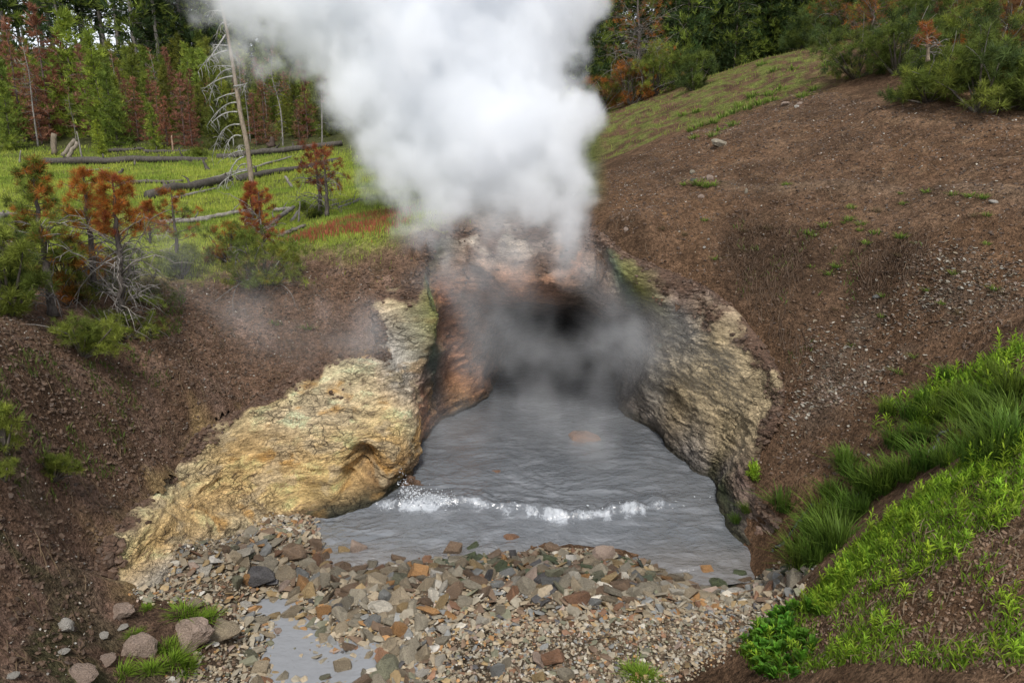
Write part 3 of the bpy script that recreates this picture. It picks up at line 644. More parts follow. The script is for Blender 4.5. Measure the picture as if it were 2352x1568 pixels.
for px, py, w, h, c, lab in [
 (438,1467,88,60,'pink','big tan-pink boulder among grass at the lower left'),(325,1500,60,56,'pink','tall pinkish boulder below the brown slope at lower left'),(152,1450,42,44,'white','whitish rock half buried in the lower left slope'),
 (278,1415,56,26,'pink','flat pinkish rock at the foot of the gravel fan'),(447,1395,34,24,'pink','small pink rock with grass behind it'),(512,1462,70,40,'tan','low tan earth-crusted rock right of the big boulder'),
 (245,1520,44,18,'pink','thin pinkish rock low on the left slope'),(235,1462,32,12,'white','flat white stone on the left slope'),(282,1445,30,10,'white','narrow white stone next to the flat white one'),(145,1500,36,12,'white','white sliver low on the left slope'),(190,1556,60,24,'pink','pinkish rock cut by the bottom of the view'),(30,1560,34,14,'white','white rock at the bottom left corner'),(563,1395,44,22,'white','pale mineral-coated rock at the stream head'),
 (1655,333,46,16,'greytan','wide flat layered rock alone on the right slope'),(1830,246,14,9,'white','white rock on the right slope below the grass tufts'),(1804,242,24,10,'pink','pink-grey rock beside the white rock on the slope'),(1836,240,12,8,'pink','small pinkish rock behind the white slope rock'),
 (1630,411,17,14,'pink','pinkish pointed rock in the small rock group on slope'),(1593,415,16,8,'dark','dark flat rock in the small rock group on slope'),(1590,399,14,12,'greytan','grey-tan rock at the top of the slope rock group'),
 (1610,454,15,10,'pink','pale pink rock below the slope rock group'),(2281,468,24,9,'white','pale long rock at the right end of the slope bench'),(1438,528,12,10,'pink','small pink rock near the steam on the right slope'),(1526,492,12,7,'orange','small orange stone on the right slope near the steam'),(1714,444,9,16,'greytan','short upright stone like a stub on the right slope'),
 (1618,573,10,7,'white','white stone above the olive cave wall'),(1627,553,8,6,'white','small white stone above the olive cave wall'),(2067,505+22,10,6,'white','white chip on the right slope'),(2012,690,14,9,'grey','grey stone on the dark scree')]:
    if c == 'white': w, h = w*.75, h*.75
    stone_at(px, py, w*1.0, h*.95, c, lab, 'rocks on the slopes' if py < 1380 else 'rocks at the lower left', name='rock', cat='rock', sink=.32, mesh=LUMPS[px % 5])

bank_x = [330, 560, 600, 720, 900, 1100, 1300, 1500, 1750, 1850]; bank_y = [1300, 1290, 1300, 1335, 1350, 1335, 1335, 1345, 1335, 1330]; bank_h = [10, 35, 60, 75, 85, 80, 65, 50, 40, 30]
bb0, bb1 = Zbeach.min(0)[:2]-.1, Zbeach.max(0)[:2]+.1
cand = bb0+(bb1-bb0)*rng.random((90000, 2)); ins = sdist(Zbeach, cand[:, 0], cand[:, 1]) > -.12; cand = cand[ins]
CPx, CPy, CPf = project(np.concatenate([cand, gz(cand[:, 0], cand[:, 1])[:, None]], 1))
by = np.interp(CPx, bank_x, bank_y); bh = np.interp(CPx, bank_x, bank_h)
inbank = np.exp(-((CPy-by)/bh)**2)
leftf = sstep(1060, 900, CPx)*sstep(1370, 1420, CPy)*sstep(540, 600, CPx)
fan = sstep(600, 500, CPx)
clus = sstep(-.1, .5, fbm(cand[:, 0]*1.3, cand[:, 1]*1.3, 77, 3))
base = .0145+.0215*inbank*(1-.6*fan)+.0135*leftf*(.6+.5*clus)+.006*clus*(1-fan)*(1-.7*sstep(1000, 1100, CPx))-.0035*sstep(1000, 1100, CPx)*sstep(1390, 1440, CPy)
rad = base*np.exp(rng.normal(size=len(cand))*.42)*.92
rad = np.clip(rad, .009, .105)
big = rad > .0185
order = np.where(big)[0][np.argsort(-rad[big])]
gridd = {}; acc = []
cell = .2
def ok(x, y, r, kf=.62):
    i, j = int(x//cell), int(y//cell); R = 2
    for a in range(i-R, i+R+1):
        for b in range(j-R, j+R+1):
            for (u, v, q) in gridd.get((a, b), ()):
                if (x-u)**2+(y-v)**2 < ((r+q)*kf)**2: return False
    return True
for (u, v, q) in placed: gridd.setdefault((int(u//cell), int(v//cell)), []).append((u, v, q))
for i in order:
    xx, yy = cand[i]
    if ok(xx, yy, rad[i]): gridd.setdefault((int(xx//cell), int(yy//cell)), []).append((xx, yy, rad[i])); acc.append(i)
acc = np.array([i for i in acc if not (gz(*cand[i]) < -.025 and CPy[i] > 1365 and CPx[i] < 1000 and rng.random() < .42)])
names = list(PC); pw = np.array([.27, .28, .07, .16, .045, .035, .05, .05, .03, .0, .02, .01, .06]); pw = pw/pw.sum()
pk = rng.choice(len(names), len(acc), p=pw)
az_ = gz(cand[acc, 0], cand[acc, 1])
wet = np.exp(-((CPy[acc]-by[acc]+30)/45)**2)
for q in range(len(acc)):
    if CPx[acc[q]] > 1000 and wet[q] > .6 and rng.random() < .12: pk[q] = names.index('green')
    if az_[q] < .03 and wet[q] > .3 and rng.random() < .3: pk[q] = names.index('rust' if rng.random() < .5 else 'brown')
pcol = np.array([PC[n] for n in names])[pk]*(1+.16*rng.normal(size=(len(acc), 1)))*(1-.42*wet[:, None])
pcol = np.clip(pcol, .03, .6)
flat = .15+.27*rng.random(len(acc))**1.5; elong = .42+.5*rng.random(len(acc))
vis = rad[acc]/CPf[acc]; rank = np.argsort(-vis); NOBJ = 235
def beach_place(px, py, z):
    if z < -.005 and px < 1000 and py > 1370: return 'standing in the shallow stream'
    if z < .015: return 'awash at the pool edge' 
    if px < 560: return 'on the gravel fan at left'
    if px < 760: return 'between the left pool corner and the stream' if py < 1400 else 'beside the shallow stream'
    if py < 1345: return 'on the crest of the stone bank by the pool' if px < 1350 else 'on the right crest of the stone bank'
    if py < 1410: return 'on the near side of the stone bank' if px < 1350 else 'on the near side of the right stone bank'
    if px < 1000: return 'in the stone field right of the stream'
    if px < 1250: return 'in the stone field left of the fine gravel'
    return 'on the fine gravel at right'
for q in rank[:NOBJ]:
    i = acc[q]; r_ = rad[i]; o = link('stone', ROCKS[rng.integers(len(ROCKS))])
    o.scale = (r_*1.35, r_*1.35*elong[q], r_*1.1*flat[q]*1.35); o.color = (*pcol[q], 1)
    nrm = Vector(gnormal(*cand[i])); e = Quaternion((0, 0, 1), rng.random()*6.28)
    o.rotation_mode = 'QUATERNION'; tl = Vector((rng.normal()*.36, rng.normal()*.36-.12, 1)); o.rotation_quaternion = (nrm+tl-Vector((0, 0, 1))).normalized().to_track_quat('Z', 'Y') @ e
    o.location = (cand[i][0], cand[i][1], az_[q]+r_*flat[q]*.55)
    shp = 'flat slab' if flat[q] < .28 else ('long stone' if elong[q] < .58 else ('rounded cobble' if flat[q] > .42 else 'blocky stone'))
    szw = 'large ' if r_ > .058 else ('' if r_ > .044 else 'small ')
    tag(o, f"{szw}{CW[names[pk[q]]]} {shp} {beach_place(CPx[i], CPy[i], az_[q])}", 'stone', 'stones on the beach')
rest = rank[NOBJ:]
NV = 10; Vs = []
HV = [hull_mesh(800+k, npts=12, bev=0, boxy=.6) for k in range(NV)]
for k in range(0):
    r = np.random.default_rng(500+k); V = IV2.copy(); n = unit(r.normal(size=(9, 3))); d = .34+.5*r.random(9); s = np.ones(len(V))
    for a, b in zip(n, d): qv = V@a; s = np.minimum(s, np.where(qv > 1e-3, b/np.maximum(qv, 1e-3), 9))
    Vs.append(V*np.minimum(s, 1)[:, None]*1.3)
mb = MB()
for k in range(NV):
    q = rest[k::NV]; i = acc[q]
    V, F, C = scatter_blobs(np.stack([cand[i, 0], cand[i, 1], az_[q]+rad[i]*.3], 1), np.stack([rad[i]*1.4, rad[i]*1.4*elong[q], rad[i]*1.2*flat[q]], 1), pcol[q], HV[k][0], HV[k][1], jit=0)
    mb.add(V, F, C)
tag(link('cobbles', mb.mesh('cobbles', M_gravel, False)), 'smaller flat cobbles filling the stone bank between the larger stones', None, None, 'stuff')
# gravel
gp = bb0+(bb1-bb0)*rng.random((70000, 2)); gp = gp[sdist(Zbeach, gp[:, 0], gp[:, 1]) > -.10-.1*rng.random(len(gp))][:24000]
gr = .0065+.0125*rng.random(len(gp))**2.2; gzv = gz(gp[:, 0], gp[:, 1])
gcix = rng.choice(len(names), len(gp), p=pw); gcl = np.clip(np.array([PC[n] for n in names])[gcix]*(1.0+.25*rng.normal(size=(len(gp), 1))), .03, .65)
V, F, C = scatter_blobs(np.stack([gp[:, 0], gp[:, 1], gzv+gr*.25], 1), np.stack([gr*1.25, gr, gr*.6], 1), gcl, IV1, IF1, jit=.18)
tag(link('gravel', mesh_np('gravel', V, F, C, M_gravel, False)), 'fine mixed gravel covering the beach', None, None, 'stuff')
# pebbles and flakes loose on the slopes
def slope_pts(n, zn, noise=None):
    b0, b1 = zn.min(0)[:2], zn.max(0)[:2]; p = b0+(b1-b0)*rng.random((n*4, 2)); p = p[pip(zn, p[:, 0], p[:, 1])]
    p = p[~pip(PIT, p[:, 0], p[:, 1])]
    if noise: p = p[fbm(p[:, 0]*noise[0], p[:, 1]*noise[0], noise[1], 3) > noise[2]]
    return p[:n]
Zright = zone((1400,540),(1500,600),(1640,655),(1740,750),(1805,880),(1800,1000),(1760,1100),(1900,1100),(2352,850),(2352,270),(2060,240),(1880,200),(1700,260),(1500,340),(1390,400))
Zleft = zone((0,700),(200,760),(400,650),(700,620),(900,610),(940,640),(830,700),(760,790),(560,920),(400,1050),(250,1190),(215,1330),(200,1568),(0,1568))
Zmound = zone((1700,1500),(1850,1385),(1960,1265),(2150,1125),(2352,1010),(2352,1568),(1760,1568))
mb = MB()
for zn, n, s0, cols_ in ((Zright, 2600, .012, ('pale', 'white', 'pink', 'tan', 'grey')), (Zleft, 1300, .010, ('white', 'pale', 'pink')), (Zmound, 500, .006, ('pale', 'brown', 'tan'))):
    p = slope_pts(n, zn); r = s0*(.35+1.1*rng.random(len(p))**3); c = np.array([PC[cols_[k]] for k in rng.integers(len(cols_), size=len(p))])*(.5+.5*rng.random((len(p), 1)))
    V, F, C = scatter_blobs(np.stack([p[:, 0], p[:, 1], gz(p[:, 0], p[:, 1])+r*.3], 1), np.stack([r*1.4, r, r*.6], 1), c, IV1, IF1); mb.add(V, F, C)
p = slope_pts(9000, Zscree+np.array([0, 0, 0]))
p = p+rng.normal(size=p.shape)*.22; p = p[(fbm(p[:, 0]*1.3, p[:, 1]*1.3, 5, 4)+.3*rng.normal(size=len(p)) > .05) & ~pip(PIT, p[:, 0], p[:, 1])]; r = .006+.02*rng.random(len(p))**2.5
c = np.array([PC['pale'], PC['tan'], PC['pink'], PC['brown']])[rng.integers(4, size=len(p))]*(.35+.4*rng.random((len(p), 1)))
V, F, C = scatter_blobs(np.stack([p[:, 0], p[:, 1], gz(p[:, 0], p[:, 1])+.004], 1), np.stack([r*1.4, r, r*.22], 1), c, IV1, IF1); mb.add(V, F, C)
ri = np.where(rng.random(len(rockS)) < .16*rockS)[0]; p = rockP[ri]; r = .012+.03*rng.random(len(p))**2
V, F, C = scatter_blobs(p, np.stack([r*1.3, r, r*.8], 1), np.array([(.10, .063, .042)])*(.55+.8*rng.random((len(p), 1))), IV1, IF1); mb.add(V, F, C)
# dark soil clods
for zn, n in ((Zright, 7000), (Zleft, 5000), (Zmound, 2800)):
    p = slope_pts(n, zn); r = (.008+.022*rng.random(len(p))**2)*(.5 if zn is Zmound else 1); c = np.array([(.10, .064, .042) if zn is not Zmound else (.2, .13, .085)])*(.5+.8*rng.random((len(p), 1)))
    V, F, C = scatter_blobs(np.stack([p[:, 0], p[:, 1], gz(p[:, 0], p[:, 1])], 1), np.stack([r*1.3, r, r*.7], 1), c, IV1, IF1); mb.add(V, F, C)
tag(link('rubble', mb.mesh('rubble', M_gravel, False)), 'loose chips, pale shale flakes and soil clods on the slopes', None, None, 'stuff')

# ------------------------------------------------------------------ grass, litter, herbs
def blades(P, h, w, c, lean=.45, r=None):
    r = r or rng; n = len(P); a = r.random(n)*2*PI; d = np.stack([np.cos(a), np.sin(a), 0*a], 1); ln = lean*r.random((n, 1))*h[:, None]
    b = r.random(n)*2*PI; s = np.stack([np.cos(b), np.sin(b), 0*b], 1)*w[:, None]
    V = np.stack([P-s, P+s, P+d*ln*.35+np.array([0, 0, 1])*h[:, None]*.6+s*.6, P+d*ln+np.array([0, 0, 1])*h[:, None]], 1)
    F = (np.arange(n)[:, None, None]*4 + np.array([[0, 1, 2], [0, 2, 3]])[None]).reshape(-1, 3)
    return V.reshape(-1, 3), F, np.repeat(c, 4, axis=0)
def lerp(a, b, t): return np.asarray(a)*(1-t)+np.asarray(b)*t
mb = MB()
u = rng.random(150000); yy = 11.3+31*u**1.7; xx = -yy*.86+(yy*.86+0.3)*rng.random(len(u)); p = np.stack([xx, yy], 1)
p = p[(sdist(Zmeadow, p[:, 0], p[:, 1]) + .3*rng.normal(size=len(p)) > 0) & ~pip(PIT, p[:, 0], p[:, 1])]
den = fbm(p[:, 0]*.8, p[:, 1]*.8, 20.2, 4); p = p[rng.random(len(p)) > sstep(.3, .8, den)*.85]; p = p[:70000]
den = fbm(p[:, 0]*.5, p[:, 1]*.5, 8.2, 3)[:, None]
c = lerp((.38, .45, .07), (.22, .30, .045), sstep(-.3, .4, den))*(1+.22*rng.normal(size=(len(p), 1))); c = np.clip(c, .02, .5)
dist = p[:, 1]; h = (.05+.06*rng.random(len(p)))*np.clip(dist/16, .8, 1.6); w = .006*np.clip(dist/11, 1, 4)
V, F, C = blades(np.concatenate([p, gz(p[:, 0], p[:, 1])[:, None]], 1), h, w, c); mb.add(V, F, C)
# sparse turf on the right crest
p = slope_pts(42000, Zrightgrass); p = p[fbm(p[:, 0]*.9, p[:, 1]*.9, 33, 4)+.25*rng.normal(size=len(p)) > .02]
c = lerp((.25, .32, .05), (.3, .25, .09), rng.random((len(p), 1))**2)*(1+.2*rng.normal(size=(len(p), 1)))
V, F, C = blades(np.concatenate([p, gz(p[:, 0], p[:, 1])[:, None]], 1), .05+.07*rng.random(len(p)), .012*np.ones(len(p)), np.clip(c, .02, .5)); mb.add(V, F, C)
tag(link('meadow_grass', mb.mesh('meadow_grass', M_leaf)), 'short bright green grass on the meadow and the right crest', None, None, 'stuff')
Zred = zone((650,560),(735,548),(830,530),(925,520),(925,485),(860,490),(760,520),(680,545))
p = slope_pts(6500, Zred); p = p+rng.normal(size=p.shape)*.15; gg = rng.random(len(p)) < .25+.5*sstep(.0, .4, fbm(p[:, 0]*1.5, p[:, 1]*1.5, 3, 3)+.1)
c = np.where(gg[:, None], (.2, .24, .05), (.42, .12, .075))*(1+.2*rng.normal(size=(len(p), 1)))
V, F, C = blades(np.concatenate([p, gz(p[:, 0], p[:, 1])[:, None]], 1), (.05+.07*rng.random(len(p))), .008*np.ones(len(p)), np.clip(c, .02, .5), .3)
tag(link('sorrel', mesh_np('sorrel', V, F, C, M_leaf)), 'patch of red stalked sorrel on the meadow edge left of the steam', None, None, 'stuff')
# dry stalks and roots on the slopes
mb = MB()
for zn, n, L, cc in ((Zright, 2600, .16, (.2, .14, .09)), (Zdarkr, 2600, .2, (.13, .085, .055)), (Zleft, 1500, .14, (.17, .12, .07)), (Zmound, 700, .09, (.24, .18, .12))):
    p = slope_pts(n, zn); p = p[fbm(p[:, 0]*1.2, p[:, 1]*1.2, 61, 3) > -.2]
    P0 = np.concatenate([p, gz(p[:, 0], p[:, 1])[:, None]+.01], 1); a = rng.random(len(p))*2*PI; l = L*(.3+rng.random(len(p)))
    q = p+np.stack([np.cos(a), np.sin(a)], 1)*l[:, None]; P1 = np.concatenate([q, gz(q[:, 0], q[:, 1])[:, None]+.012+.04*rng.random((len(p), 1))], 1)
    s = np.stack([-np.sin(a), np.cos(a), 0*a], 1)*.0035; M = (P0+P1)/2+s*rng.normal(size=(len(p), 1))*6+np.array([0, 0, .015])
    V = np.stack([P0-s, P0+s, M+s, M-s, P1], 1).reshape(-1, 3); F = (np.arange(len(p))[:, None, None]*5+np.array([[0, 1, 2], [0, 2, 3], [3, 2, 4]])[None]).reshape(-1, 3)
    mb.add(V, F, np.repeat(np.array(cc)*(.6+.8*rng.random((len(p), 1))), 5, axis=0))
tag(link('dry_litter', mb.mesh('dry_litter', M_leaf)), 'dry stalks and rootlets lying over the bare slopes', None, None, 'stuff')
# small weeds thinly sown on left slope
Zl2 = zone((60,800),(330,780),(400,860),(330,950),(280,1080),(150,1150),(0,1180),(0,850))
mb = MB()
for zn, n, th in ((Zl2, 2600, .05), (Zdarkr, 1200, .25), (zone((380,700),(430,640),(420,760),(330,860)), 500, -.5)):
    p = slope_pts(n, zn); p = p[fbm(p[:, 0]*2.6, p[:, 1]*2.6, 91, 3) > th]
    c = lerp((.10, .16, .03), (.14, .13, .05), rng.random((len(p), 1)))*(1+.2*rng.normal(size=(len(p), 1)))
    V, F, C = blades(np.concatenate([p, gz(p[:, 0], p[:, 1])[:, None]], 1), .03+.06*rng.random(len(p)), .007*np.ones(len(p)), np.clip(c, .02, .4), .9); mb.add(V, F, C)
tag(link('seedlings', mb.mesh('seedlings', M_leaf)), 'tiny scattered green seedlings on the bare brown slopes', None, None, 'stuff')

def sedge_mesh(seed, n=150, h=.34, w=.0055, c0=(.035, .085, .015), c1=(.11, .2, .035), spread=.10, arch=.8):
    r = np.random.default_rng(seed); a = r.random(n)*2*PI; rr = spread*np.sqrt(r.random(n)); B = np.stack([rr*np.cos(a), rr*np.sin(a), np.full(n, -.02)], 1)
    d = np.stack([np.cos(a+.5*r.normal(size=n)), np.sin(a+.5*r.normal(size=n)), 0*a], 1); H = h*(.55+.6*r.random(n)); ar = arch*r.random(n)*(.3+rr/spread)
    s = np.stack([-d[:, 1], d[:, 0], 0*a], 1)*w; V = []
    for t, ww in ((0, 1), (.35, 1), (.7, .75), (1, .08)):
        cpt = B + d*(ar*H*t**2)[:, None] + np.array([0, 0, 1])*(H*(t-.28*ar*t**2))[:, None]; V += [cpt-s*ww, cpt+s*ww]
    V = np.stack(V, 1); f = np.array([[0, 1, 3], [0, 3, 2], [2, 3, 5], [2, 5, 4], [4, 5, 7], [4, 7, 6]])
    F = (np.arange(n)[:, None, None]*8+f[None]).reshape(-1, 3)
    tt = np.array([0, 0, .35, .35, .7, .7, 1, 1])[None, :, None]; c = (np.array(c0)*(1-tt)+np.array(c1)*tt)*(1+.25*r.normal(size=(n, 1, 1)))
    return mesh_np('sedge', V.reshape(-1, 3), F, np.clip(c, .01, .5).reshape(-1, 3), M_leaf)
SEDGE = [sedge_mesh(k, 260, .27, .0042, (.035, .085, .012), (.125, .22, .03), .14, .9) for k in range(4)]
TUFT = [sedge_mesh(20+k, 50, .10, .004, (.09, .15, .03), (.25, .34, .06), .05, 1.2) for k in range(3)]
TUFTS_DRY = [sedge_mesh(30+k, 60, .13, .003, (.10, .075, .04), (.22, .17, .09), .06, 1.6) for k in range(2)]
SG = [(1800,1165,1.0,'dark green sedge clump on the low right bank above the pool corner'),(1914,1148,.9,'sedge clump between the two larger ones on the right gully edge'),(2001,1140,1.05,'thick sedge clump leaning over the trickle in the gully'),
 (1890,1245,1.25,'tall arching sedge clump beside the right pool corner'),(1840,1275,1.0,'light green arching sedge nearest to the pool corner'),(1935,1222,1.1,'broad sedge clump tucked under the crest of the near bank'),(1950,1085,.9,'dark sedge clump under bare soil at the gully head'),(2058,1095,.95,'fine-bladed sedge clump beside the small waterfall'),(2135,1072,1.1,'dark rounded sedge hummock above the near bank crest'),
 (1865,1215,.8,'short sedge clump behind the tall arching clump'),(1945,1060,.8,'small sedge clump with spiky leaves at the upper gully'),(2065,1030,1.0,'mid-green sedge clump left of the waterfall'),(2126,1010,.85,'upright sedge clump right above the waterfall'),(2247,985,1.25,'large domed sedge hummock on the far side of the gully'),(2223,1035,1.1,'domed sedge hummock touching the near bank crest'),
 (2334,910,1.2,'tall sedge clump at the right edge of view'),(2334,965,1.1,'lower sedge clump at the right edge of view'),(2206,925,.9,'yellow-green sedge clump on the gully slope'),(2132,930,.9,'leafy sedge clump at the foot of the scree'),(2045,950,.8,'thin sedge clump on the soil left of the gully'),(2290,1000,1.1,'sedge hummock between the two domed hummocks'),(2300,870,.9,'thin yellow sedge clump high on the right slope'),(2180,870,.7,'wispy sedge clump below the scree'),(1690,1200,.45,'small hanging sedge on the rock by the pool'),(1715,1180,.5,'little sedge tuft above the pink rock at the pool'),(2100,960,.9,'sedge clump with mixed herbs mid gully'),(2160,960,.9,'deep green sedge clump behind the waterfall'),(2270,930,1.0,'sedge clump under the tall one at the right')]
gl = ['beside the trickle', 'under the near bank crest', 'at the gully foot', 'in the upper gully', 'near the right edge of the gully', 'below the scree', 'between two larger clumps', 'behind the bank turf']
for k, (px, py) in enumerate([(1985,1175),(2040,1125),(2090,1098),(1960,1190),(1900,1195),(1925,1255),(1880,1290),(1850,1310),(2180,1065),(2240,1055),(2290,1040),(2330,1010),(1980,1110),(2300,945)]):
    SG.append((px, py, .7+.5*rng.random(), f"{('low dense', 'bright arching', 'dark fine-bladed')[k % 3]} sedge clump {gl[k % 8]}"))
for k, (px, py, s, lab) in enumerate(SG):
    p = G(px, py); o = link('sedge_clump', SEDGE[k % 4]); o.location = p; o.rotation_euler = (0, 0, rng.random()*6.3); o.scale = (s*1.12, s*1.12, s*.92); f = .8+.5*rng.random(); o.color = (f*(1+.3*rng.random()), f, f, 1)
    tag(o, lab, 'sedge', 'sedge clumps along the gully')
def slope_word(px, py):
    if px > 1300:
        if py < 260: return 'high on the right slope near the crest'
        if py < 480: return 'on the upper right slope'
        if py < 700: return 'on the mid right slope'
        if py < 900: return 'on the scree of the right slope'
        return 'low on the right slope'
    return 'on the bare left slope'
tl = [(1605,425,1.6),(1640,426,1.3),(1625,430,1.2),(1572,424,.8),(1806,425,.9),(2130,441,.9),(2190,449,.9),(2230,452,1.1),(2260,456,1),(1955,478,.9),(1950,506,1),(1980,515,1),(1897,523,1.2),(1868,542,.9),(1920,615,1.1),(1905,630,1.1),(1855,538,1),(1990,560,.9),(2070,545,1.2),(2010,540,1),
  (708,760,1.0),(625,745,.8),(640,748,.8),(1610,290,1),(1640,283,1.1),(1660,270,1.1),(1690,258,1.1),(1720,250,1.2),(1745,240,1.2),(1700,245,1),(1775,232,1),(1770,218,1.2),(1730,222,1.1),(1790,205,1),(1870,208,1),(1845,222,1),(1590,300,1),(1570,265,1),(1600,258,1),(1650,300,.9),(1685,288,1),(1595,318,.8),(1640,312,.9),(1820,160,1),(1780,165,1),(1750,150,1),(1870,120,1),(1900,150,1)]
for _ in range(46):
    px, py = random.uniform(1500, 2330), random.uniform(440, 900)
    if py > 620 and px < 1850: continue
    tl.append((px, py, random.uniform(.5, .9)))
for k, (px, py, s) in enumerate(tl):
    p = G(px, py)
    if pip(PIT, p[:1], p[1:2])[0]: continue
    dry = k > 48 and rng.random() < .45; o = link('grass_tuft', (TUFTS_DRY if dry else TUFT)[k % 2]); o.location = p; s *= (.62+.055*p[1]*.55)*(1.9 if py < 330 else 1.15); o.scale = (s*1.3, s*1.3, s*.85); o.rotation_euler = (0, 0, rng.random()*6.3)
    tag(o, f"small {'dry straw-coloured' if dry else 'green'} grass tuft {slope_word(px, py)}", 'grass tuft', 'grass tufts on the bare slopes')
# low grass at lower left
for k, (px, py, s, lab) in enumerate([(420,1412,.7,'leafy grass clump left of the small pink rock'),(446,1430,.6,'bright grass clump between small pink rock and big boulder'),(475,1425,.7,'feathery grass clump right of the small pink rock'),(380,1490,.6,'grass clump left of the big tan-pink boulder'),(390,1530,.85,'low bright grass clump below the big boulder'),(420,1540,.8,'grass clump at the right foot of the big boulder'),(345,1545,.6,'thin grass clump beside the tall pinkish boulder'),(335,1400,.35,'tiny grass clump on the gravel fan'),(280,1555,.6,'grass clump at the bottom edge below the rocks'),(310,1460,.4,'thin grass clump by the white stones'),(1455,1552,.7,'bright grass clump alone on the gravel at the bottom'),(1480,1560,.7,'bright grass clump beside its twin at the bottom of the gravel')]):
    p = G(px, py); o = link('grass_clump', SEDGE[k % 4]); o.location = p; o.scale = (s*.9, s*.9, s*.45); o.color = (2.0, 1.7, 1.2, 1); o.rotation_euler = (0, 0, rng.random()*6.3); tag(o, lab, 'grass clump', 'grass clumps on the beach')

def weed_mesh(seed, h=.16, pairs=7, L=.085, wid=.2, c=(.23, .41, .032), up=.75):
    r = np.random.default_rng(seed); mb = MB(); top = np.array([r.normal()*.025, r.normal()*.025, h])
    V, F = tube([(0, 0, -.02), top*.5+[.006, 0, 0], top], [.0028, .0022, .001], 4); mb.add(V, F, np.array(c)*.7)
    for k in range(pairs*2):
        t = .12+.88*(k/(pairs*2)); b = top*t; a = k*2.4+r.normal()*.3; l = L*(1.1-.45*t)*(.75+.5*r.random()); e = up*(.55+.75*t)+.2*r.normal()
        d = np.array([math.cos(a)*math.cos(e), math.sin(a)*math.cos(e), math.sin(e)]); s = unit(np.cross(d, [0, 0, 1.])); n = np.cross(s, d)
        p0, p1, p2, p3 = b, b+d*l*.4+n*l*.08, b+d*l*.75+n*l*.07, b+d*l-n*l*.06; w = l*wid*.5
        V = [p0, p1-s*w+n*w*.4, p1, p1+s*w+n*w*.4, p2-s*w*.75+n*w*.3, p2, p2+s*w*.75+n*w*.3, p3]
        F = [[0, 1, 2], [0, 2, 3], [1, 4, 5], [1, 5, 2], [2, 5, 6], [2, 6, 3], [4, 7, 5], [5, 7, 6]]
        mb.add(V, F, np.clip(np.array(c)*(1+.22*r.normal())*(.75+.4*t), .01, .7))
    return mb.mesh('weed', M_leaf)
WEED = [weed_mesh(k, .13+.06*(k % 3)) for k in range(6)]
DOCK = [weed_mesh(50+k, .10, 6, .15, .42, (.085, .235, .022), .95) for k in range(3)]
def weeds(n, zn, nz, sc, group, wordf, meshes=WEED, tintf=None, name='leafy_weed', cat='weed', th=-.05):
    p = slope_pts(n*6, zn); f = fbm(p[:, 0]*1.5, p[:, 1]*1.5, nz, 3); p = p[f+.2*rng.normal(size=len(p)) > th][:n]
    for q in p:
        z = float(gz(q[0], q[1])); px, py, f = project((q[0], q[1], z)); o = link(name, meshes[rng.integers(len(meshes))]); s = sc*(.7+.6*rng.random()); o.location = (q[0], q[1], z)
        o.scale = (s, s, s); o.rotation_euler = (rng.normal()*.15, rng.normal()*.15, rng.random()*6.3); v = .75+.5*rng.random(); o.color = (v*(1+.35*rng.random()), v, v, 1)
        tag(o, wordf(px, py, s, v), cat, group)
def mound_word(px, py, s, v):
    a = f"{'tiny' if s < .56 else ('small' if s < .7 else 'tall')} {'yellow-green' if v > 1.05 else ('lime green' if v > .9 else 'deep green')} narrow-leaved weed " 
    if py < 1000+ (2352-px)*.60: return a+('on the upper crest of the near right bank' if px > 2100 else 'on the lower crest of the near right bank')
    if py > 1400: return a+('at the bottom of the near right bank' if px < 2100 else 'in the bottom right corner of the bank')
    return a+('on the bare face of the near right bank' if px < 2150 else 'high on the face of the near right bank')
Zcrest = zone((1830,1410),(1850,1375),(1960,1255),(2150,1112),(2352,1003),(2352,1045),(2160,1170),(2000,1300),(1900,1420))
weeds(120, Zcrest, 5, .62, 'weeds on the near right bank', mound_word, th=-9)
weeds(175, Zmound, 6, .66, 'weeds on the near right bank', mound_word, th=.0)
Zdock = zone((1690,1500),(1740,1440),(1800,1400),(1880,1410),(1890,1470),(1850,1530),(1810,1568),(1760,1568))
weeds(60, Zdock, 7, .62, 'broad-leaved plants at the foot of the near bank', lambda x, y, s, v: ('large ' if s > .65 else ('mid-sized ' if s > .52 else 'small '))+('deep green' if v < .95 else 'bright green')+' broad-leaved plant in the dense patch ' + ('beside the gravel edge' if x < 1770 else 'at the foot of the weedy bank'), DOCK, None, 'broadleaf_plant', 'plant', -9)
Zgul = zone((1990,1010),(2060,920),(2200,860),(2352,790),(2352,900),(2250,950),(2100,1000),(2020,1040))
weeds(70, Zgul, 8, .95, 'herbs on the gully slope', lambda x, y, s, v: ('tall ' if s > 1.0 else ('slender ' if s > .8 else 'short '))+('deep green' if v < .9 else ('green' if v < 1.08 else 'yellow-green'))+' herb on the gully slope ' + ('at right' if x > 2200 else 'below the scree'), WEED, None, 'slope_herb', 'herb', -.1)
weeds(26, zone((1650,1095),(1690,1080),(1730,1090),(1740,1110),(1690,1120),(1655,1115)), 9, .8, 'herbs on the rock by the pool', lambda x, y, s, v: ('larger ' if s > .8 else 'small ')+('deep green' if v < .9 else ('green' if v < 1.08 else 'yellow-green'))+' bushy herb on the rock above the right pool edge', WEED, None, 'rock_herb', 'herb', -9)
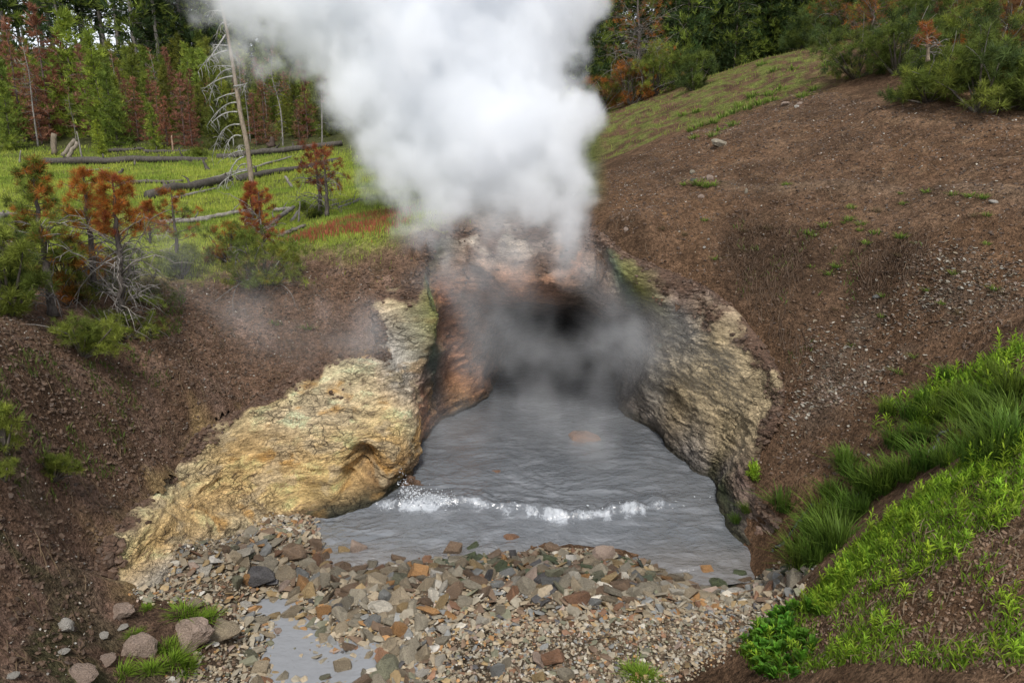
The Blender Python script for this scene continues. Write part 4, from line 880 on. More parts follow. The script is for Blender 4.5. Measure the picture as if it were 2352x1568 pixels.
# low turf under the weeds of the near bank
mb = MB()
for zn, n, th, hh in ((Zcrest, 9000, -9, .05), (np.concatenate([Zmound, zone((2700,1700),(2750,900),(2500,960))])[[0,1,2,3,4,8,7,6]] if 0 else Zmound, 26000, .12, .045), (Zdock, 2500, -.2, .05), (Zgul, 5000, -.05, .09)):
    p = slope_pts(n, zn); p = p[fbm(p[:, 0]*1.5, p[:, 1]*1.5, 6, 3)+.18*rng.normal(size=len(p)) > th]
    c = lerp((.28, .42, .035), (.14, .26, .028), rng.random((len(p), 1)))*(1+.2*rng.normal(size=(len(p), 1)))
    V, F, C = blades(np.concatenate([p, gz(p[:, 0], p[:, 1])[:, None]], 1), hh*(.4+rng.random(len(p))), .0035*np.ones(len(p)), np.clip(c, .02, .6), .9); mb.add(V, F, C)
tag(link('bank_grass', mb.mesh('bank_grass', M_leaf)), 'short lime green turf on the crest and face of the near right bank', None, None, 'stuff')
# trickle of water in the gully
tp = np.array([G(*q) for q in ((2200,985),(2160,1000),(2150,1030),(2110,1060),(2070,1085),(2020,1110),(1950,1150),(1870,1165),(1840,1200),(1800,1250),(1770,1275))]); tp = cr(tp, 6)
a = unit(np.gradient(tp, axis=0)); s = np.stack([-a[:, 1], a[:, 0], 0*a[:, 0]], 1); w = .6*(.02+.05*np.abs(fbm(np.arange(len(tp))*.4, 0, 0, 2)))[:, None]
ofs = np.linspace(-1, 1, 5); V = np.concatenate([(tp+s*w*o+np.array([0, 0, .03-.02*o*o])+.012*rng.normal(size=tp.shape)) for o in ofs]); m_ = len(tp); i = np.arange(m_-1)
F = np.concatenate([np.stack([k*m_+i, (k+1)*m_+i, (k+1)*m_+i+1, k*m_+i+1], 1) for k in range(4)])
tag(link('trickle', mesh_np('trickle', V, F, np.full((len(V), 3), .13)*(1+.4*rng.normal(size=(len(V), 1)).clip(-1, 1)), M_stream, True)), 'thin white trickle of water running down the gully between sedges', None, None, 'structure')

# ------------------------------------------------------------------ trees, shrubs, logs
GREEN = (.135, .175, .032); YGREEN = (.23, .265, .045); DKGREEN = (.065, .10, .03); ORANGE = (.36, .135, .028); REDBR = (.29, .085, .04); DRYBR = (.19, .105, .055); GREYW = (.22, .20, .18)
M_bark_c = M_bark
def part(name, mb, mat, parent, smooth=False):
    if mb.n == 0: return None
    return link(name, mb.mesh(name, mat, smooth), parent)
def polyat(P, t):
    P = np.asarray(P, float); L = np.concatenate([[0], np.cumsum(np.linalg.norm(np.diff(P, axis=0), axis=1))]); q = np.asarray(t)*L[-1]
    return np.stack([np.interp(q, L, P[:, k]) for k in range(3)], -1)
def near_pine(name, label, group, path, r0, seed, nb=46, tuft=.11, K=64, t0=.3, colf=None, Lf=None, bare=0, bareL=.5, bark=(.10, .085, .075), tw=.055, per=5, up=.35):
    """a pine with its own trunk line: path from the base up, in place"""
    r = np.random.default_rng(seed); path = np.asarray(path, float); base = path[0].copy(); P = cr(path-base, 5)
    P = P + np.concatenate([np.zeros((1, 3)), r.normal(size=(len(P)-1, 3))*r0*.18])
    root = empty(name, base, label, 'tree' if 'shrub' not in name else 'shrub', group); H = np.linalg.norm(P[-1]-P[0])
    mt, mc, mb_ = MB(), MB(), MB()
    rr = r0*(1-.85*np.linspace(0, 1, len(P))); rr[0] *= 1.35
    mt.add(*tube(P, rr, 8, .06), bark)
    colf = colf or (lambda t, r: GREEN); Lf = Lf or (lambda t: H*.28*(1-t)**.7+.08)
    Cs, Ds, cs = [], [], []
    for k in range(nb):
        t = t0+(1-t0)*(k+r.random())/nb; b = polyat(P, t); a = k*2.4+r.normal()*.5; L = Lf(t)*(.6+.55*r.random()); d = np.array([math.cos(a), math.sin(a)*.8, up*(.3+t)])
        e = b+d*L+np.array([0, 0, L*.12*r.normal()]); m = b+d*L*.5-np.array([0, 0, L*.10])
        q = bezier(b, m, e, 5); mb_.add(*tube(q, np.linspace(max(r0*.22*(1.1-t), .006), .004, 5), 4), np.array(bark)*1.1)
        for j in range(per):
            u = .42+.58*(j+1)/per; c = q[0]*(1-u)**2+2*u*(1-u)*m+u*u*e + r.normal(size=3)*L*.10*(j < per-1)
            Cs.append(c); Ds.append(unit(e-b)*.7+np.array([0, 0, .6])+.35*r.normal(size=3)); cs.append(np.array(colf(t, r)))
    Cs.append(P[-1]); Ds.append([0, 0, 1]); cs.append(np.array(colf(1, r)))
    mc.add(*tufts(Cs, Ds, .82*tuft*(.75+.5*r.random(len(Cs))), K, tw*.9, np.array(cs), .28, 1.3, r))
    for k in range(bare):
        t = .04+.55*r.random(); b = polyat(P, t); a = r.random()*2*PI; L = bareL*(.4+.8*r.random()); d = np.array([math.cos(a), math.sin(a)*.8, .25+.4*r.normal()])
        e = b+d*L+np.array([0, 0, -L*.35*r.random()]); m = b+d*L*.6+np.array([0, 0, L*.25]); q = bezier(b, m, e, 6)+r.normal(size=(6, 3))*.012
        mb_.add(*tube(q, np.linspace(.010, .003, 6), 4), np.array(GREYW)*(.7+.6*r.random()))
        for j in range(3):
            i = r.integers(2, 6); d2 = unit(d+.9*r.normal(size=3)); q2 = bezier(q[i], q[i]+d2*L*.2, q[i]+d2*L*.38+np.array([0, 0, -.05]), 4); mb_.add(*tube(q2, np.linspace(.006, .0025, 4), 3), np.array(GREYW)*(.7+.6*r.random()))
    part('trunk', mt, M_bark, root, True); part('branch_work', mb_, M_bark, root, True); part('crown', mc, M_leaf, root)
    return root
def shrub(name, label, group, pos, R, H, seed, n=260, tuft=.12, K=24, tw=.075, colf=None, stems=12, dead=0, squash=1.0, lean=(0, 0)):
    r = np.random.default_rng(seed); root = empty(name, pos, label, 'shrub', group); mc, ms = MB(), MB(); Cs, Ds, cs = [], [], []
    colf = colf or (lambda t, r: GREEN)
    lobes = [(np.array([math.cos(a)*R*rad_, math.sin(a)*R*rad_*.8*squash, H*hh])+np.array([lean[0]*hh, lean[1]*hh, 0]), R*sz) for a, rad_, hh, sz in zip(r.random(stems)*2*PI, .15+.75*r.random(stems), (.04+.74*r.random(stems)**1.2), .3+.22*r.random(stems))]
    for c, s in lobes:
        ms.add(*tube(bezier((0, 0, -.05), (c[0]*.4, c[1]*.4, c[2]*.25), c, 6), np.linspace(.022*H+.008, .006, 6), 5), (.10, .085, .07))
        m = max(3, int(1.05*n/stems)); d = unit(r.normal(size=(m, 3))+np.array([0, 0, .45])); q = c+d*s*(.45+.6*r.random((m, 1)))*np.array([1, .9, .75])
        hue = colf(min(1, c[2]/H), r)
        for a, b in zip(q, d):
            if a[2] < .03: a[2] = .03+.1*r.random()
            Cs.append(a); Ds.append(b*.7+np.array([0, 0, .55])+.25*r.normal(size=3)); cs.append(np.array(hue)*.75+np.array(colf(min(1, a[2]/H), r))*.25)
    mc.add(*tufts(Cs, Ds, tuft*(.6+.6*r.random(len(Cs))), int(K*1.7), tw*.85, np.array(cs), .28, 1.35, r))
    for k in range(dead):
        c, s = lobes[r.integers(len(lobes))]; d = unit(r.normal(size=3)+np.array([0, -.3, .5])); q = bezier(c*.6, c+d*s*.8, c+d*s*1.7+np.array([0, 0, -.15*r.random()]), 6); ms.add(*tube(q, np.linspace(.011, .003, 6), 4), np.array(GREYW)*(.7+.5*r.random()))
    part('stems_wood', ms, M_bark, root, True); part('crown', mc, M_leaf, root); return root
def mixc(*cw):
    cs = [np.array(c) for c, _ in cw]; w = np.array([x for _, x in cw], float); w /= w.sum()
    return lambda t, r: cs[r.choice(len(cs), p=w)]
def grad(lo, hi, a=.45, b=.75):
    return lambda t, r: (hi if r.random() < (t-a)/(b-a) else lo)(t, r) if callable(lo) else np.array(hi if r.random() < (t-a)/(b-a) else lo)
def line(pts, Y0, dY=0.0):
    base = GN(*pts[0]); Y = base[1] if Y0 is None else Y0
    out = [base if Y0 is None else W(*pts[0], Y0)]
    for k, p in enumerate(pts[1:]): out.append(W(*p, Y+dY*(k+1)/len(pts)))
    return np.array(out)
near_pine('pine_tree', 'tallest near left pine with mixed green and orange crown and bare grey lower branches', 'small pines on the left slope',
    line([(121,727),(111,640),(101,583),(89,509),(81,438),(76,368)], None), .055, 1, nb=46, tuft=.125, t0=.34, colf=grad(mixc((GREEN,3),(YGREEN,2),(ORANGE,1)), mixc((GREEN,2),(ORANGE,3),(YGREEN,1)), .4, .8), Lf=lambda t: .44*(1-t)**.45+.06, bare=26, bareL=.5)
near_pine('pine_tree', 'near left pine with dark trunk and orange tufted top, second from the left', 'small pines on the left slope',
    line([(219,690),(210,563),(200,482),(195,428),(194,395)], None), .045, 2, nb=34, tuft=.125, t0=.38, colf=grad(mixc((ORANGE,2),(GREEN,2),(DRYBR,1)), mixc((ORANGE,6),(YGREEN,1)), .4, .75), Lf=lambda t: .48*(1-t)**.5+.08, bare=14, bareL=.4)
near_pine('pine_tree', 'near left pine with bright orange top above a long bare twiggy trunk', 'small pines on the left slope',
    line([(279,745),(277,640),(269,536),(264,469),(259,405)], None), .05, 3, nb=26, tuft=.13, t0=.58, colf=mixc((ORANGE,7),(REDBR,1)), Lf=lambda t: .36*(1-t)**.4+.08, bare=60, bareL=.75)
near_pine('pine_tree', 'slim pine with sparse orange tufts standing between the near pines and the red column', 'small pines on the left slope',
    line([(408,627),(405,546),(398,496),(393,440)], None), .035, 4, nb=13, tuft=.12, t0=.35, colf=grad(mixc((GREEN,3),(ORANGE,1)), mixc((ORANGE,5),(GREEN,1)), .3, .6), Lf=lambda t: .5*(1-t)**.4+.08, bare=10, bareL=.3)
near_pine('pine_tree', 'thin rusty sapling behind the twiggy trunk pine', 'small pines on the left slope',
    line([(345,560),(343,520),(338,465)], None), .03, 5, nb=22, tuft=.12, t0=.25, colf=mixc((ORANGE,4),(REDBR,2)), Lf=lambda t: .5*(1-t)+.1, bare=4)
near_pine('pine_tree', 'grey-trunked pine with loose red needles rising out of the sprawling shrub', 'small pines on the left slope',
    line([(606,590),(601,540),(597,490),(594,440)], None), .035, 6, nb=22, tuft=.10, t0=.2, colf=mixc((REDBR,4),(ORANGE,2)), Lf=lambda t: .34*(1-t)**.4+.07, bare=22, bareL=.35)
near_pine('pine_tree', 'narrow dead red pine column at the foot of the grey snag', 'small pines on the left slope',
    line([(588,560),(585,520),(578,470),(573,424)], None), .035, 7, nb=40, tuft=.11, t0=.12, colf=mixc((REDBR,5),(ORANGE,2)), Lf=lambda t: .26*(1-t)**.6+.05, bare=6)
near_pine('pine_tree', 'two-stemmed dead red pine beside the steam at the meadow edge', 'small pines on the left slope',
    line([(738,495),(733,440),(727,390),(722,340)], None), .055, 8, nb=24, tuft=.15, t0=.35, per=3, colf=mixc((REDBR,5),(ORANGE,2)), Lf=lambda t: .6*(1-t)**.4+.1, bare=26, bareL=.6)
near_pine('pine_tree', 'second leaning stem of the dead red pine by the steam', 'small pines on the left slope',
    line([(751,497),(750,445),(747,400),(742,350)], None), .05, 9, nb=14, tuft=.14, t0=.45, per=3, colf=mixc((REDBR,5),(DRYBR,2)), Lf=lambda t: .5*(1-t)**.4+.1, bare=12, bareL=.5)
LS = 'shrubs on the left slope'
def S_(px, py, wD, hD, seed, label, group, colf, n=240, tuft=.11, dead=0, K=26, stems=14, tw=.075, base_dy=0):
    p = GN(px, py); k = KX/FPX*np.linalg.norm(p-CAM); return shrub('pine_shrub', label, group, p, wD*k/2, hD*k, seed, n, tuft, K, tw, colf, stems, dead)
gmix = mixc((GREEN,4),(YGREEN,3),(DKGREEN,2)); omix = mixc((GREEN,3),(YGREEN,2),(ORANGE,2),(DRYBR,1))
S_(600,655,230,120,21,'wide sprawling green pine shrub on the soil lip below the red trees',LS,mixc((GREEN,5),(YGREEN,3),(ORANGE,.8)),420,.11,14,stems=20)
S_(530,600,110,110,22,'orange and green shrub on a dark leaning stem left of the sprawling shrub',LS,mixc((ORANGE,3),(GREEN,3),(YGREEN,1)),200,.10,8)
S_(415,640,80,75,23,'small dark green shrub at the base of the slim orange-tufted pine',LS,gmix,150,.11,3)
S_(330,690,150,130,24,'grey-green shrub behind the bare twiggy trunk',LS,mixc((GREEN,3),(DRYBR,1),(YGREEN,1)),220,.11,16)
S_(190,815,170,90,25,'low bright green juniper shrub below the near pines',LS,mixc((GREEN,3),(YGREEN,3)),300,.085,2,stems=16)
S_(300,775,150,80,26,'low olive shrub right of the juniper on the slope',LS,mixc((GREEN,3),(DRYBR,1.2),(YGREEN,1)),180,.09,14)
S_(20,720,150,190,27,'dense green pine shrub at the left edge of view',LS,mixc((GREEN,4),(YGREEN,2),(DKGREEN,2)),420,.12,8,stems=18)
S_(160,690,110,110,28,'mixed green shrub between the two left pines',LS,omix,240,.11,12)
S_(240,670,100,105,29,'green shrub with orange tips behind the second pine',LS,omix,220,.11,10)
S_(50,650,100,120,30,'green and rusty shrub behind the left-edge shrub',LS,omix,220,.11,5)
S_(122,1100,88,58,31,'small dense green pine seedling alone on the left slope',LS,mixc((YGREEN,3),(GREEN,3)),170,.06,0)
S_(10,1040,90,110,32,'yellow-green pine seedling cut by the left edge',LS,mixc((YGREEN,4),(GREEN,2)),200,.07,0)
S_(8,1105,60,40,33,'low green seedling below the left-edge seedling',LS,mixc((YGREEN,2),(GREEN,3)),90,.055,0)
S_(715,500,60,40,34,'low green shrub at the foot of the dead red pine by the steam',LS,gmix,90,.14,0)
S_(450,360,44,18,35,'little bright green shrub beside the long dark log',LS,mixc((YGREEN,4),(GREEN,2)),70,.28,0)
RS = 'shrubs on the right slope'
for a in [(1965,180,190,100,41,'green-brown shrub at the lower left of the right-hand thicket',RS,mixc((GREEN,4),(DKGREEN,2),(DRYBR,1),(YGREEN,1)),420,.17,10),
 (2060,170,150,130,42,'dark green shrub right of the orange-topped pine',RS,mixc((GREEN,4),(DKGREEN,3)),320,.17,6),
 (2130,235,170,110,43,'green shrub at the lower edge of the large right thicket',RS,mixc((GREEN,4),(YGREEN,2),(DKGREEN,2)),380,.16,6),
 (2250,258,190,140,44,'bushy green shrub at the bottom of the large right thicket',RS,mixc((GREEN,4),(YGREEN,1),(DKGREEN,3)),460,.16,10),
 (2215,200,200,150,45,'tall rounded yellow-green shrub in the middle of the right thicket',RS,mixc((GREEN,3),(YGREEN,3),(DKGREEN,1)),460,.17,10),
 (2345,250,150,160,46,'dark green shrub at the right edge of view',RS,mixc((GREEN,3),(DKGREEN,3),(ORANGE,.6)),360,.16,14),
 (2320,170,170,150,47,'shrub with rust tips and grey dead twigs at the upper right',RS,mixc((GREEN,2),(ORANGE,4),(DRYBR,2)),360,.18,34),
 (2270,100,190,120,48,'orange-tipped shrub at the top right corner',RS,mixc((ORANGE,5),(GREEN,2),(DRYBR,2)),360,.2,20),
 (2150,120,190,130,49,'dark green thicket shrub behind the small red spike',RS,mixc((DKGREEN,4),(GREEN,3)),380,.2,6),
 (1920,95,190,70,50,'low dark green shrub on the crest left of the thicket',RS,mixc((GREEN,3),(DKGREEN,3)),340,.24,2),
 (1840,88,110,50,51,'small dark green shrub on the crest',RS,mixc((DKGREEN,4),(GREEN,2)),220,.24,0),
 (2090,60,200,110,52,'dark shrub mass at the top behind the thicket',RS,mixc((DKGREEN,5),(GREEN,2)),380,.25,4),
 (1500,212,140,110,53,'olive shrub below the tall orange and grey pine',RS,mixc((GREEN,3),(YGREEN,3),(ORANGE,1)),340,.2,10),
 (1592,208,80,85,54,'green bush right of the olive shrub on the crest',RS,mixc((GREEN,4),(DKGREEN,2)),240,.2,0),
 (1450,185,100,100,55,'orange-brown shrub under the hanging grey twigs',RS,mixc((ORANGE,3),(DRYBR,2),(GREEN,2)),240,.2,16),
 (1370,215,100,110,56,'rusty green shrub beside the steam at the crest',RS,mixc((GREEN,3),(ORANGE,2),(DRYBR,1)),260,.22,6),
 (1320,240,120,90,57,'green shrub half hidden in the steam edge',RS,gmix,240,.24,4),
 (1550,160,90,100,58,'deep green shrub behind the olive shrub',RS,mixc((DKGREEN,3),(GREEN,3)),240,.24,0)]: S_(*a, stems=18)
near_pine('pine_tree', 'orange-brown pine with grey trunk standing in the right thicket', 'small pines on the right slope', line([(2000,120),(2004,80),(2008,30),(2012,-20)], None), .09, 61, nb=34, tuft=.2, K=22, t0=.2, tw=.07, colf=mixc((ORANGE,3),(DRYBR,3),(YGREEN,1)), Lf=lambda t: .9*(1-t)**.5+.15, bare=10, bareL=.7)
near_pine('pine_tree', 'small dead spike with a red tip in front of the right thicket', 'small pines on the right slope', line([(2131,140),(2131,110),(2130,80),(2128,55)], 13.5), .035, 62, nb=14, tuft=.13, K=20, t0=.35, colf=mixc((ORANGE,3),(REDBR,3)), Lf=lambda t: .28*(1-t)**.5+.05, bare=18, bareL=.3, bark=(.3, .24, .17))
near_pine('pine_tree', 'dead orange-topped pine with crooked dark trunk at the crest', 'small pines on the right slope', line([(1958,90),(1940,60),(1915,25),(1900,-10)], None), .08, 63, nb=26, tuft=.22, K=18, t0=.4, tw=.06, colf=mixc((DRYBR,4),(ORANGE,3)), Lf=lambda t: 1.0*(1-t)**.4+.2, bare=20, bareL=1.0)
near_pine('pine_tree', 'rust and grey dead pine at the top right corner', 'small pines on the right slope', line([(2300,150),(2310,90),(2318,20),(2325,-30)], None), .08, 64, nb=30, tuft=.18, K=20, t0=.3, tw=.06, colf=mixc((ORANGE,4),(DRYBR,3),(GREEN,1)), Lf=lambda t: .8*(1-t)**.4+.15, bare=40, bareL=.8)
near_pine('pine_tree', 'tall half-dead orange pine with a skirt of hanging grey twigs beside the steam', 'small pines on the right slope', line([(1470,212),(1469,120),(1467,40),(1464,-60)], None), .11, 65, nb=64, tuft=.24, K=22, t0=.15, tw=.06, colf=mixc((ORANGE,5),(DRYBR,3),(YGREEN,2)), Lf=lambda t: 1.5*(1-t)**.25+.2, bare=110, bareL=1.6, per=5)

# the grey snag
sn = G(580, 436); Ys = sn[1]
tr = [sn]+[W(px, py, Ys) for px, py in ((568,336),(554,269),(544,208),(534,144),(521,67),(507,0),(494,-60))]
snag = empty('dead_snag', sn, 'tall leaning bare grey snag with drooping branches on the meadow', 'dead tree'); T_ = cr(np.array(tr)-sn, 8)
ms = MB(); kk = np.linspace(0, 1, len(T_)); ms.add(*tube(T_, (.085*(1-kk)+.03*kk)*(1+.05*rng.normal(size=len(T_))), 10, .05), (.27, .215, .165)); part('trunk', ms, M_bark, snag, True)
mpx = 0.336
for (ax, ay, cx, cy, ex, ey) in [(1530,155,1490,165,1480,275),(1590,455,1500,440,1470,455),(1580,470,1450,480,1432,720),(1592,520,1480,530,1380,620),(1612,638,1540,640,1480,680),(1620,700,1520,690,1415,860),(1625,765,1520,750,1440,850),(1640,850,1490,830,1450,1085),(1650,930,1560,890,1525,1090),(1665,1030,1600,1030,1555,1070),(1668,1070,1570,1090,1538,1335),(1680,1120,1620,1110,1590,1250),(1690,1165,1560,1180,1480,1290),(1600,588,1650,585,1690,568),(1525,62,1565,40,1588,5),(1520,75,1470,70,1425,76),(1550,170,1580,160,1592,143),(1560,310,1490,310,1450,300),(1555,345,1420,370,1355,490),(1575,380,1600,380,1608,370),(1660,1000,1640,990,1630,995),(1540,240,1480,330,1410,430)]:
    dyy = rng.normal()*.5; q = bezier(W(ax*mpx, ay*mpx, Ys), W(cx*mpx, cy*mpx, Ys+dyy*.6), W(ex*mpx, ey*mpx, Ys+dyy), 9)-sn; L = np.linalg.norm(q[-1]-q[0]); mb2 = MB()
    mb2.add(*tube(q, np.linspace(.030 if L > .6 else .018, .008, 9), 5), (.34, .33, .31))
    for j in range(int(4+7*L)):
        i = rng.integers(3, 9); d2 = unit(np.array([rng.normal(), rng.normal(), -1.0+.5*rng.normal()])); l2 = .12+.3*rng.random(); q2 = bezier(q[i], q[i]+d2*l2*.5+np.array([.05*rng.normal(), 0, 0]), q[i]+d2*l2+np.array([0, 0, -.06]), 4); mb2.add(*tube(q2, np.linspace(.009, .005, 4), 3), (.32, .31, .29))
    part('branch', mb2, M_bark, snag, True)

# fallen logs
def log(p0, p1, r0, r1, colr, label, stubs=4, name='fallen_log', cat='log', lift=.6, group='fallen logs and stumps'):
    a, b = G(*p0), G(*p1); a[2] += r0*lift; b[2] += r1*lift; mid = (a+b)/2; root = empty(name, a, label, cat, group); n = 14; t = np.linspace(0, 1, n)[:, None]; q = a*(1-t)+b*t
    zt = gz(q[:, 0], q[:, 1])+np.linspace(r0, r1, n)*lift; q[:, 2] = np.maximum(q[:, 2], zt); q = q+np.cumsum(rng.normal(size=(n, 3))*r0*.10, axis=0)-a; m = MB(); m.add(*tube(q, .8*np.linspace(r0, r1, n), 8, .13), colr); part('trunk', m, M_bark, root, True)
    for k in range(stubs):
        i = rng.integers(1, n-1); d = unit(np.array([rng.normal()*.6, rng.normal()*.5, 1])); l = (.25+.5*rng.random())*(r0*4+.1); m = MB(); m.add(*tube([q[i], q[i]+d*l*.6, q[i]+d*l+np.array([.05*rng.normal()]*3)], [r0*.25, r0*.18, r0*.06], 5), np.array(colr)*.9); part('branch_stub', m, M_bark, root, True)
    return root
DK = (.085, .075, .065); GR = (.22, .2, .18); MD = (.15, .13, .11)
for a in [((95,379),(480,368),.24,.18,DK,'long dark log lying along the back of the meadow'),((500,366),(790,336),.2,.15,DK,'dark log running on toward the steam behind the snag'),((340,458),(540,420),.2,.17,DK,'thick dark log in the middle of the meadow left of the snag'),((545,419),(775,368),.17,.13,DK,'dark log rising to the right behind the snag foot'),
 ((470,420),(676,358),.09,.05,GR,'thin pale log above the dark middle logs'),((282,428),(420,419),.10,.07,MD,'short brown log in the left meadow'),((360,519),(480,505),.08,.07,GR,'grey log behind the slim pine'),((455,508),(580,491),.08,.06,GR,'grey log leading to the red column pine'),((-20,520),(50,497),.12,.09,GR,'grey log at the left edge of the meadow'),((-10,578),(45,570),.08,.07,MD,'low grey log behind the left-edge shrub'),
 ((612,531),(680,484),.075,.05,GR,'pale leaning log right of the red trees'),((632,486),(670,481),.07,.05,GR,'short pale log near the red trees'),((645,545),(700,522),.06,.04,MD,'brown log above the sorrel patch'),((672,510),(730,448),.06,.03,GR,'thin pale pole pointing up at the dead red pine'),((722,494),(830,456),.05,.03,GR,'pale pole running into the steam'),((780,480),(850,455),.05,.03,GR,'second pale pole running into the steam'),((400,460),(500,435),.07,.05,GR,'pale split log under the dark middle log'),((160,432),(240,420),.06,.05,GR,'faint pale log left of the brown log'),
 ((250,350),(330,345),.14,.1,DK,'dark log at the forest edge'),((330,352),(450,347),.14,.1,DK,'dark log under the red trees at the forest edge'),((0,342),(60,330),.12,.1,MD,'brown log at the left forest edge'),((560,352),(640,345),.1,.08,DK,'dark log at the forest edge right of the snag'),((200,395),(250,388),.06,.05,GR,'pale flat log below the long dark log'),((640,350),(720,342),.08,.06,MD,'brown log in the grass behind the snag'),
 ((1292,217),(1405,231),.10,.07,(.06,.045,.035),'dark dead log with roots lying at the crest beside the steam'),((1350,272),(1432,236),.04,.03,GR,'thin grey pole on the crest grass'),((1632,119),(1688,97),.18,.14,MD,'brown log below the crest pines on the right'),((1572,138),(1600,129),.14,.1,DK,'dark log end below the crest pines')]: log(*a, stubs=3 if a[2] > .1 else 1)
def stake(p0, p1, r0, r1, colr, label, name='standing_stump', cat='stump'):
    a = G(*p0); b = W(p1[0], p1[1], a[1]); root = link(name, None) if False else None
    m = MB(); n = 6; t = np.linspace(0, 1, n)[:, None]; q = (b-a)*t+rng.normal(size=(n, 3))*r0*.25*t; m.add(*tube(q, np.linspace(r0, r1, n), 7, .08), colr); o = part(name, m, M_bark, None, True); o.location = a; tag(o, label, cat, 'fallen logs and stumps'); return o
for a in [((126,356),(122,306),.16,.13,(.2,.16,.12),'broken upright stump at the left forest edge'),((190,369),(177,303),.05,.02,GR,'thin pale standing dead stem near the left forest edge'),((145,358),(174,322),.13,.1,(.25,.21,.17),'pale leaning split trunk at the left forest edge'),((156,366),(175,326),.13,.09,(.25,.21,.17),'second pale leaning trunk beside the split one'),((45,376),(47,344),.05,.02,GR,'thin grey stick in the left meadow'),((480,394),(466,368),.10,.05,DK,'dark broken stump left of the snag'),((379,436),(376,414),.07,.03,MD,'spiky grey stump on the middle meadow'),((240,377),(236,352),.07,.03,DK,'dark spiky root on the long log'),((310,380),(308,358),.06,.02,MD,'broken stub rising from the long log'),((274,400),(285,388),.10,.04,DK,'small dark root stump in the meadow'),((672,432),(656,405),.06,.04,GR,'leaning grey stub behind the red column'),((686,512),(689,462),.025,.012,GR,'thin pale stem among the pale logs'),((680,345),(684,332),.12,.04,DK,'dark root stump near the forest edge'),((622,338),(628,322),.3,.1,(.07,.05,.04),'upturned dark root plate at the forest edge'),((1679,148),(1674,121),.09,.06,MD,'leaning broken stump on the right crest grass'),((540,620),(541,600),.03,.01,GR,'short grey stick at the soil lip'),((398,350),(394,310),.06,.03,(.3,.2,.14),'broken pale stem at the forest edge')]: stake(*a)

# ------------------------------------------------------------------ the forest
def conifer(seed, H, R, t0, cols_, K=7, tuft=.34, whorls=16, per=6, tw=.16, r0=.07, gap=0.0, droop=-.1, bark=(.12, .10, .085), bare=0, shape=.75):
    r = np.random.default_rng(seed); mt, mc = MB(), MB(); ax = np.array([[0, 0, -.4], [r.normal()*.02*H*.3, 0, H*.35], [r.normal()*.02*H, r.normal()*.01*H, H*.7], [r.normal()*.02*H, 0, H]]); P = cr(ax, 4)
    mt.add(*tube(P, r0*(1-.88*np.linspace(0, 1, len(P))), 6), bark); Cs, Ds, cs = [], [], []
    for w in range(whorls):
        t = t0+(1-t0)*(w+.6*r.random())/whorls; b = polyat(P, t); L0 = R*(1-((t-t0)/(1-t0))**1.15)**shape+.10
        for k in range(per):
            if r.random() < gap: continue
            a = r.random()*2*PI; L = L0*(.55+.6*r.random()); d = np.array([math.cos(a), math.sin(a), droop+.45*t]); cc = np.array(cols_[r.integers(len(cols_))])*(.8+.4*r.random()); m = max(2, int(L/(tuft*.62)))
            if L > .5: mt.add(*tube([b, b+d*L*.6], [.02, .008], 3), np.array(bark)*.9)
            for j in range(m):
                u = (j+.7+.3*r.random())/m; Cs.append(b+d*L*u+np.array([0, 0, .10*L*u*u])+r.normal(size=3)*.07*R); Ds.append(d*.6+np.array([0, 0, .55])+.3*r.normal(size=3)); cs.append(cc)
    for k in range(5): Cs.append(polyat(P, 1-.03*k)+r.normal(size=3)*.04); Ds.append([0, 0, 1]); cs.append(np.array(cols_[0]))
    for k in range(bare):
        t = .12+.6*r.random(); b = polyat(P, t); a = r.random()*2*PI; d = np.array([math.cos(a), math.sin(a), -.25*r.random()]); L = R*(.3+.7*r.random()); mt.add(*tube(bezier(b, b+d*L*.6+np.array([0, 0, .1]), b+d*L-np.array([0, 0, .2*L]), 4), [.022, .016, .01, .006], 3), np.array(GREYW)*.8)
    mc.add(*tufts(Cs, Ds, tuft*(.7+.6*r.random(len(Cs))), K, tw, np.array(cs), .18, .75, r))
    return mt.mesh('trunk', M_bark, True), mc.mesh('crown', M_leaf)
FG = (.19, .245, .045); FY = (.28, .33, .055); FD = (.055, .09, .03); FR = (.26, .115, .07); FR2 = (.32, .155, .095)
YOUNG = [conifer(200+k, 6.0, 1.55, .05, [FG, FY, FG] if k % 2 else [FG, FG, FG, FY], whorls=21, per=8, K=10, tuft=.38, tw=.15, shape=1.0) for k in range(6)]
RED = [conifer(220+k, 6.0, 1.1, .08, [FR, FR2], K=9, gap=.14, shape=.95, bark=(.14, .10, .09), tuft=.3, bare=10) for k in range(4)]
GREYS = [conifer(230+k, 6.5, .8, .5, [FR2, (.2, .17, .14)], K=4, gap=.7, whorls=10, bark=(.24, .22, .2), bare=34, r0=.06) for k in range(2)]
TALL = [conifer(240+k, 19, 2.4, .10+.07*k, [FD, (.05, .08, .03), FG], K=8, tuft=.66, whorls=28, per=7, gap=.26, r0=.17, bark=(.20, .18, .16), bare=40, droop=-.25, shape=.5) for k in range(4)]
DARK = [conifer(260+k, 9, 1.8, .02, [FD, FG, (.05, .085, .025)], K=11, tuft=.46, whorls=24, per=9, gap=.06, r0=.10, bare=14) for k in range(3)]
def plant(name, pr, p, s, label, group, cat='tree', col=None):
    root = empty(name, p, label, cat, group); a = link('trunk', pr[0], root); b = link('crown', pr[1], root); root.scale = (s*random.uniform(.9, 1.15), s*random.uniform(.9, 1.15), s); root.rotation_euler = (random.gauss(0, .02), random.gauss(0, .025), random.random()*6.28)
    if col is not None: b.color = (*col, 1)
    return root
def fplace(px): return 'at the far left' if px < 30 else ('between the two left red pines' if 120 <= px < 200 else ('behind the pointed green pine' if 200 <= px < 300 else ('above the two rust pines' if 300 <= px < 380 else fplace2(px))))
